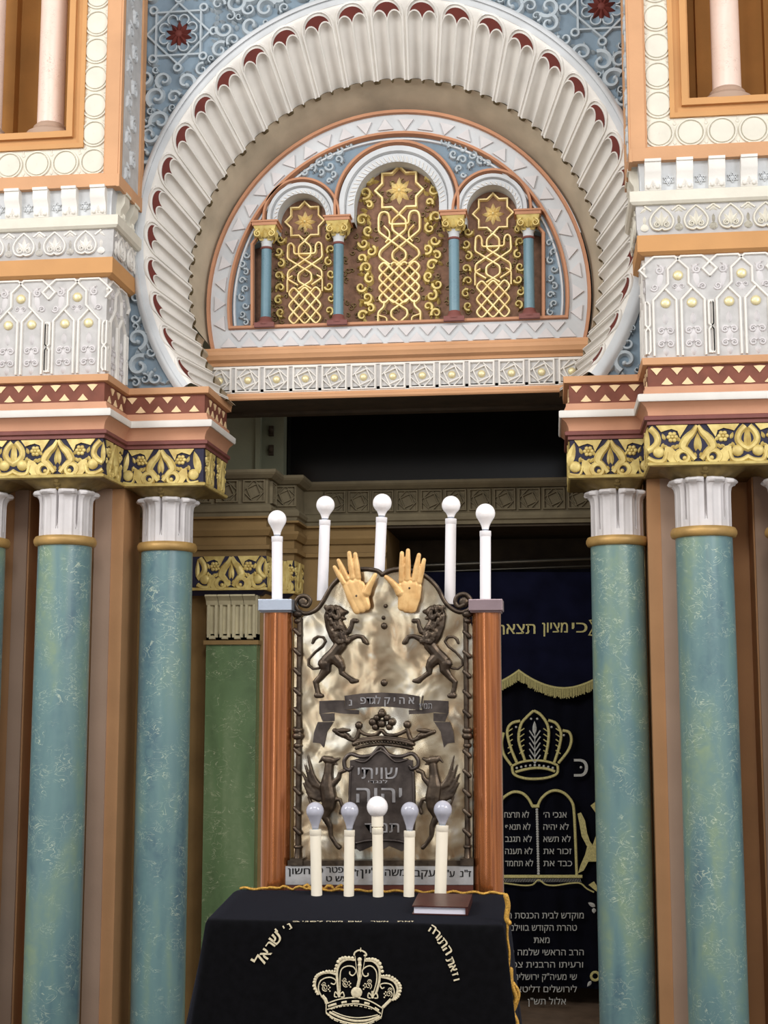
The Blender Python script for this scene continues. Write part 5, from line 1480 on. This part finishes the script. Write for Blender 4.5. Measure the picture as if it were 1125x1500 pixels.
# gold trim
b = MB(); pts = []
rn = random.Random(8)
for i in range(80):
    u = i / 79; x = XL + .02 + (XR - XL - .03) * u; pts.append((x, YBa - .012 + .003 * sin(i * 1.7), ztop(YBa) + .004 + .003 * sin(i * 1.1) + (.008 if 8 < i < 22 else 0) * abs(sin(i * .8))))
b.tube(pts, .0045, 7)
pts = [(X_(445 + i * 5, 1306, -3.81), -3.805 - .006 * (i % 2), ztop(YBa) + .012 + .008 * sin(i * 1.9)) for i in range(12)]
b.tube(pts, .006, 7)
fR = planeY(YF + .05)
for pts, r in (([(741, 1312), (744, 1326), (742, 1345), (746, 1352)], .008), ([(744, 1350), (743, 1372), (746, 1395), (745, 1415)], .004), ([(748, 1420), (749, 1440), (756, 1462), (750, 1480), (757, 1500), (750, 1520)], .008), ([(752, 1440), (760, 1455), (755, 1475), (748, 1490), (746, 1510)], .005)):
    b.tube([fR(x, y, 0) for x, y in smooth_line(pts, 5)], r, 8)
b.build('gold_cord_trim', M['cord'], t, 60)
fF = planeY(YF - .0075); fTop = FrP((cxm, cym, ztop(cym) + .0015), Vector((0, -(ZBk - ZF), (YBa - YF))))
# crown embroidery on the front
def qc(pts): return [(440 + x / 6.618, 1370 + y / 6.618) for x, y in pts]
b = MB()
def rc(pts, w, h=.0025, sm=4): b.ribbon(smooth_line(qc(pts), sm), w / 6.618, h, fF, top=.6)
rc([(180, 575), (140, 500), (150, 420), (200, 375), (280, 360), (350, 380)], 26); rc([(205, 590), (175, 520), (190, 450), (240, 415), (300, 410), (345, 440), (330, 475), (295, 465)], 12)
rc([(370, 570), (360, 460), (355, 350), (385, 275), (450, 235), (530, 240)], 24); rc([(385, 540), (385, 400), (400, 330), (450, 300), (510, 305), (540, 350), (510, 390), (480, 375), (480, 350)], 12)
rc([(620, 245), (700, 250), (755, 300), (770, 370), (760, 470), (730, 570)], 24); rc([(710, 550), (740, 440), (735, 350), (690, 300), (640, 305), (600, 345), (620, 395), (655, 390), (655, 365)], 12)
rc([(775, 400), (860, 420), (920, 460), (945, 530), (920, 600), (890, 630)], 26); rc([(900, 610), (910, 540), (880, 480), (820, 465), (775, 480), (790, 515), (815, 505)], 12)
rc([(575, 220), (575, 330), (570, 430), (555, 500)], 30); rc([(530, 200), (545, 330), (560, 420)], 7); rc([(630, 200), (610, 320), (585, 430)], 7)
rc([(520, 195), (530, 165), (575, 145), (625, 165), (640, 195), (615, 195)], 16); rc([(585, 120), (585, 160)], 10)
rc([(250, 665), (380, 620), (540, 605), (680, 640), (800, 710)], 12); rc([(260, 720), (390, 680), (540, 665), (680, 695), (780, 760)], 12)
rc([(255, 660), (240, 620), (210, 585)], 34); rc([(250, 665), (250, 750)], 10); rc([(800, 700), (860, 640), (880, 620)], 30); rc([(800, 710), (785, 790)], 10)
rc([(250, 750), (340, 810), (500, 855), (650, 850), (785, 790)], 14); rc([(310, 735), (420, 780), (540, 800), (660, 790), (750, 770)], 10); rc([(280, 745), (400, 800), (530, 830), (660, 822), (770, 782)], 22, .0015)
for y in (0,):
    for x0, y0, x1, y1 in ((270, 690, 350, 665), (400, 655, 450, 645), (500, 643, 570, 643), (620, 655, 670, 668), (720, 705, 760, 730)): rc([(x0, y0), ((x0 + x1) / 2, (y0 + y1) / 2 - 2), (x1, y1)], 22)
rc([(545, 610), (545, 560)], 70); b.dome(*qc([(545, 555)])[0], 55 / 6.618, .004, fF, n=16)
for x, y in ((375, 600), (700, 610)):
    rc([(x, y), (x, y - 70)], 26); rc([(x, y - 10), (x - 35, y - 50), (x - 45, y - 10), (x - 20, y)], 12); rc([(x, y - 10), (x + 35, y - 50), (x + 50, y - 5), (x + 20, y)], 12)
b.build('crown_embroidery', M['creamthread'], t)
b = MB()
def beads(pts, n, r0, r1):
    sl_ = smooth_line(pts, 12)
    for i in range(n):
        p_ = sl_[int(i * (len(sl_) - 1) / (n - 1))]; X__, Y__ = qc([p_])[0]; b.dome(X__, Y__, (r0 + (r1 - r0) * sin(pi * i / n)) / 6.618, .004, fF, n=9)
beads([(165, 570), (130, 490), (150, 410), (190, 375), (260, 350), (335, 350)], 15, 11, 17)
beads([(340, 325), (375, 245), (430, 220), (505, 220)], 8, 14, 20); beads([(645, 232), (710, 235), (765, 270), (795, 350)], 8, 14, 20)
beads([(790, 395), (860, 395), (930, 440), (968, 500), (955, 580), (920, 620)], 15, 11, 17)
beads([(575, 235), (575, 290)], 2, 22, 20); beads([(255, 760), (340, 825), (500, 868), (650, 865), (780, 805)], 40, 5, 7); beads([(300, 715), (400, 690), (540, 682), (690, 715)], 26, 5, 6)
def curl(cx, cy, r, a, s): b.scroll(cx, cy, r, a, s, r * .3, .003, fF, leaf=False)
for x, y, s in ((240, 510, 1), (440, 470, 1), (660, 490, -1), (860, 570, -1)):
    X__, Y__ = qc([(x, y)])[0]; curl(X__, Y__, 5, 1, s); curl(X__ - 2 * s, Y__ - 6, 3.5, 3, -s)
    for j in range(4): b.dome(X__ + s * (5 + j % 2 * 2), Y__ - 3 + j * 2.6, 1.2, .003, fF, n=7)
b.build('crown_beads', M['creamthread'], t)
# writing on the arc
b = MB()
for ch, x, y, rot, sz in (('י', 406, 1364, -.75, 9), ('ש', 404, 1374, -.85, 14), ('ר', 396, 1385, -.95, 11), ('א', 389, 1397, -1.0, 13), ('ל', 381, 1407, -1.05, 15),
                          ('ה', 634, 1361, .55, 10), ('ר', 640, 1368, .7, 10), ('ו', 644, 1374, .8, 9), ('ת', 649, 1381, .9, 11), ('ה', 656, 1392, 1.0, 11),
                          ('ת', 660, 1408, 1.15, 10), ('א', 664, 1418, 1.2, 9), ('ז', 667, 1427, 1.25, 8), ('ו', 669, 1435, 1.3, 8), ('נ', 424, 1356.5, -.5, 8), ('י', 416, 1359, -.5, 6)):
    write(b, ch, x, y, sz * 1.15, fF, rot=rot, h=.002, sx=.95, bold=.45)
for ch, x, w in (('ב', 434, 10), ('לפני', 458, 30), ('משה', 490, 24), ('שם', 520, 20), ('אשר', 556, 26), ('זאת', 594, 24)):
    write(b, ch, x, 1349.8, 1.3, fTop, width=w, h=.0006)
b.build('writing', M['creamthread'], t)

# ================================================================== book
zbk = lambda px, py: None
n_ = Vector((0, -(ZBk - ZF), (YBa - YF))).normalized(); fB = FrP((cxm, cym, ztop(cym) + .001), n_)
A = fB(605, 1339); B = fB(683, 1341); C_ = fB(703, 1316); D = fB(628, 1314)
t = thing('prayer_book', tuple((A + B) / 2), 'closed maroon book with pale page edges lying on the black lectern cloth', 'book')
ux = (B - A); W_ = ux.length; ux.normalize(); uy = n_.cross(ux).normalized(); H_ = max(.12, min(.16, (D - A).dot(uy)))
def bk(a, b_, h): return A + ux * a + uy * b_ + n_ * h
Tt = .025
b = MB(); f_b = Fr(A, ux, uy, n_)
b.fbox(f_b, .003, W_ - .003, .002, H_ - .002, .002, Tt - .002); b.build('page_block', M['paper'], t)
b = MB(); b.fbox(f_b, -.002, W_ + .006, -.003, H_ + .002, Tt - .002, Tt + .001); b.fbox(f_b, -.002, W_ + .006, -.003, H_ + .002, 0, .002); b.fbox(f_b, W_ - .002, W_ + .006, -.003, H_ + .002, 0, Tt); b.build('cover', M['leather'], t)
b = MB(); b.fbox(f_b, W_ * .0 + .0, W_ * .2, H_ * .0, H_ * .02, Tt + .001, Tt + .0014); b.build('cover_edge', M['leather'], t)

# ================================================================== light
def area(name, loc, target, size, energy, col=(1, 1, 1), sy=None):
    l = bpy.data.lights.new(name, 'AREA'); l.energy = energy; l.size = size; l.color = col
    if sy: l.shape = 'RECTANGLE'; l.size_y = sy
    o = bpy.data.objects.new(name, l); COL.objects.link(o); o.location = loc
    d = Vector(target) - Vector(loc); o.rotation_euler = d.to_track_quat('-Z', 'Y').to_euler()
    return o
area('window_light_left', (-5.5, -7.5, 6.5), (0, 0, 4), 3.0, 385, (1.0, .985, .965), 4)
area('window_light_right', (6.0, -7.0, 5.5), (0, 0, 3.6), 2.5, 250, (.96, .98, 1.0), 4)
area('window_light_high', (0.5, -9.5, 8.5), (0, 0, 4), 4.0, 260, (1, .98, .96), 2)
area('added_streak_light', (-1.6, -12.5, 2.2), (.4, -3.7, 1.6), .7, 32, (.95, .98, 1), 3.6)  # unseen strip light, added to put highlight streaks on posts, columns and silver
area('lamp_warm', (2.6, -6.2, 3.2), (.4, -3.7, 1.3), .5, 22, (1, .8, .55))
w = bpy.data.worlds.new('world'); SC.world = w; w.use_nodes = True; nt = w.node_tree
bg = nt.nodes['Background']; tc = nt.nodes.new('ShaderNodeTexCoord'); no = nt.nodes.new('ShaderNodeTexNoise'); no.inputs['Scale'].default_value = 3.0; no.inputs['Detail'].default_value = 3
nt.links.new(tc.outputs['Generated'], no.inputs['Vector'])
c = ramp(nt, no.outputs['Fac'], [(.35, (.28, .24, .20)), (.5, (.62, .56, .5)), (.62, (1.25, 1.3, 1.4))])
nt.links.new(c, bg.inputs['Color']); bg.inputs['Strength'].default_value = .55
vs = SC.view_settings; vs.view_transform = 'Standard'; vs.look = 'None'; vs.gamma = 1; vs.exposure = 0.25; vs.use_curve_mapping = False
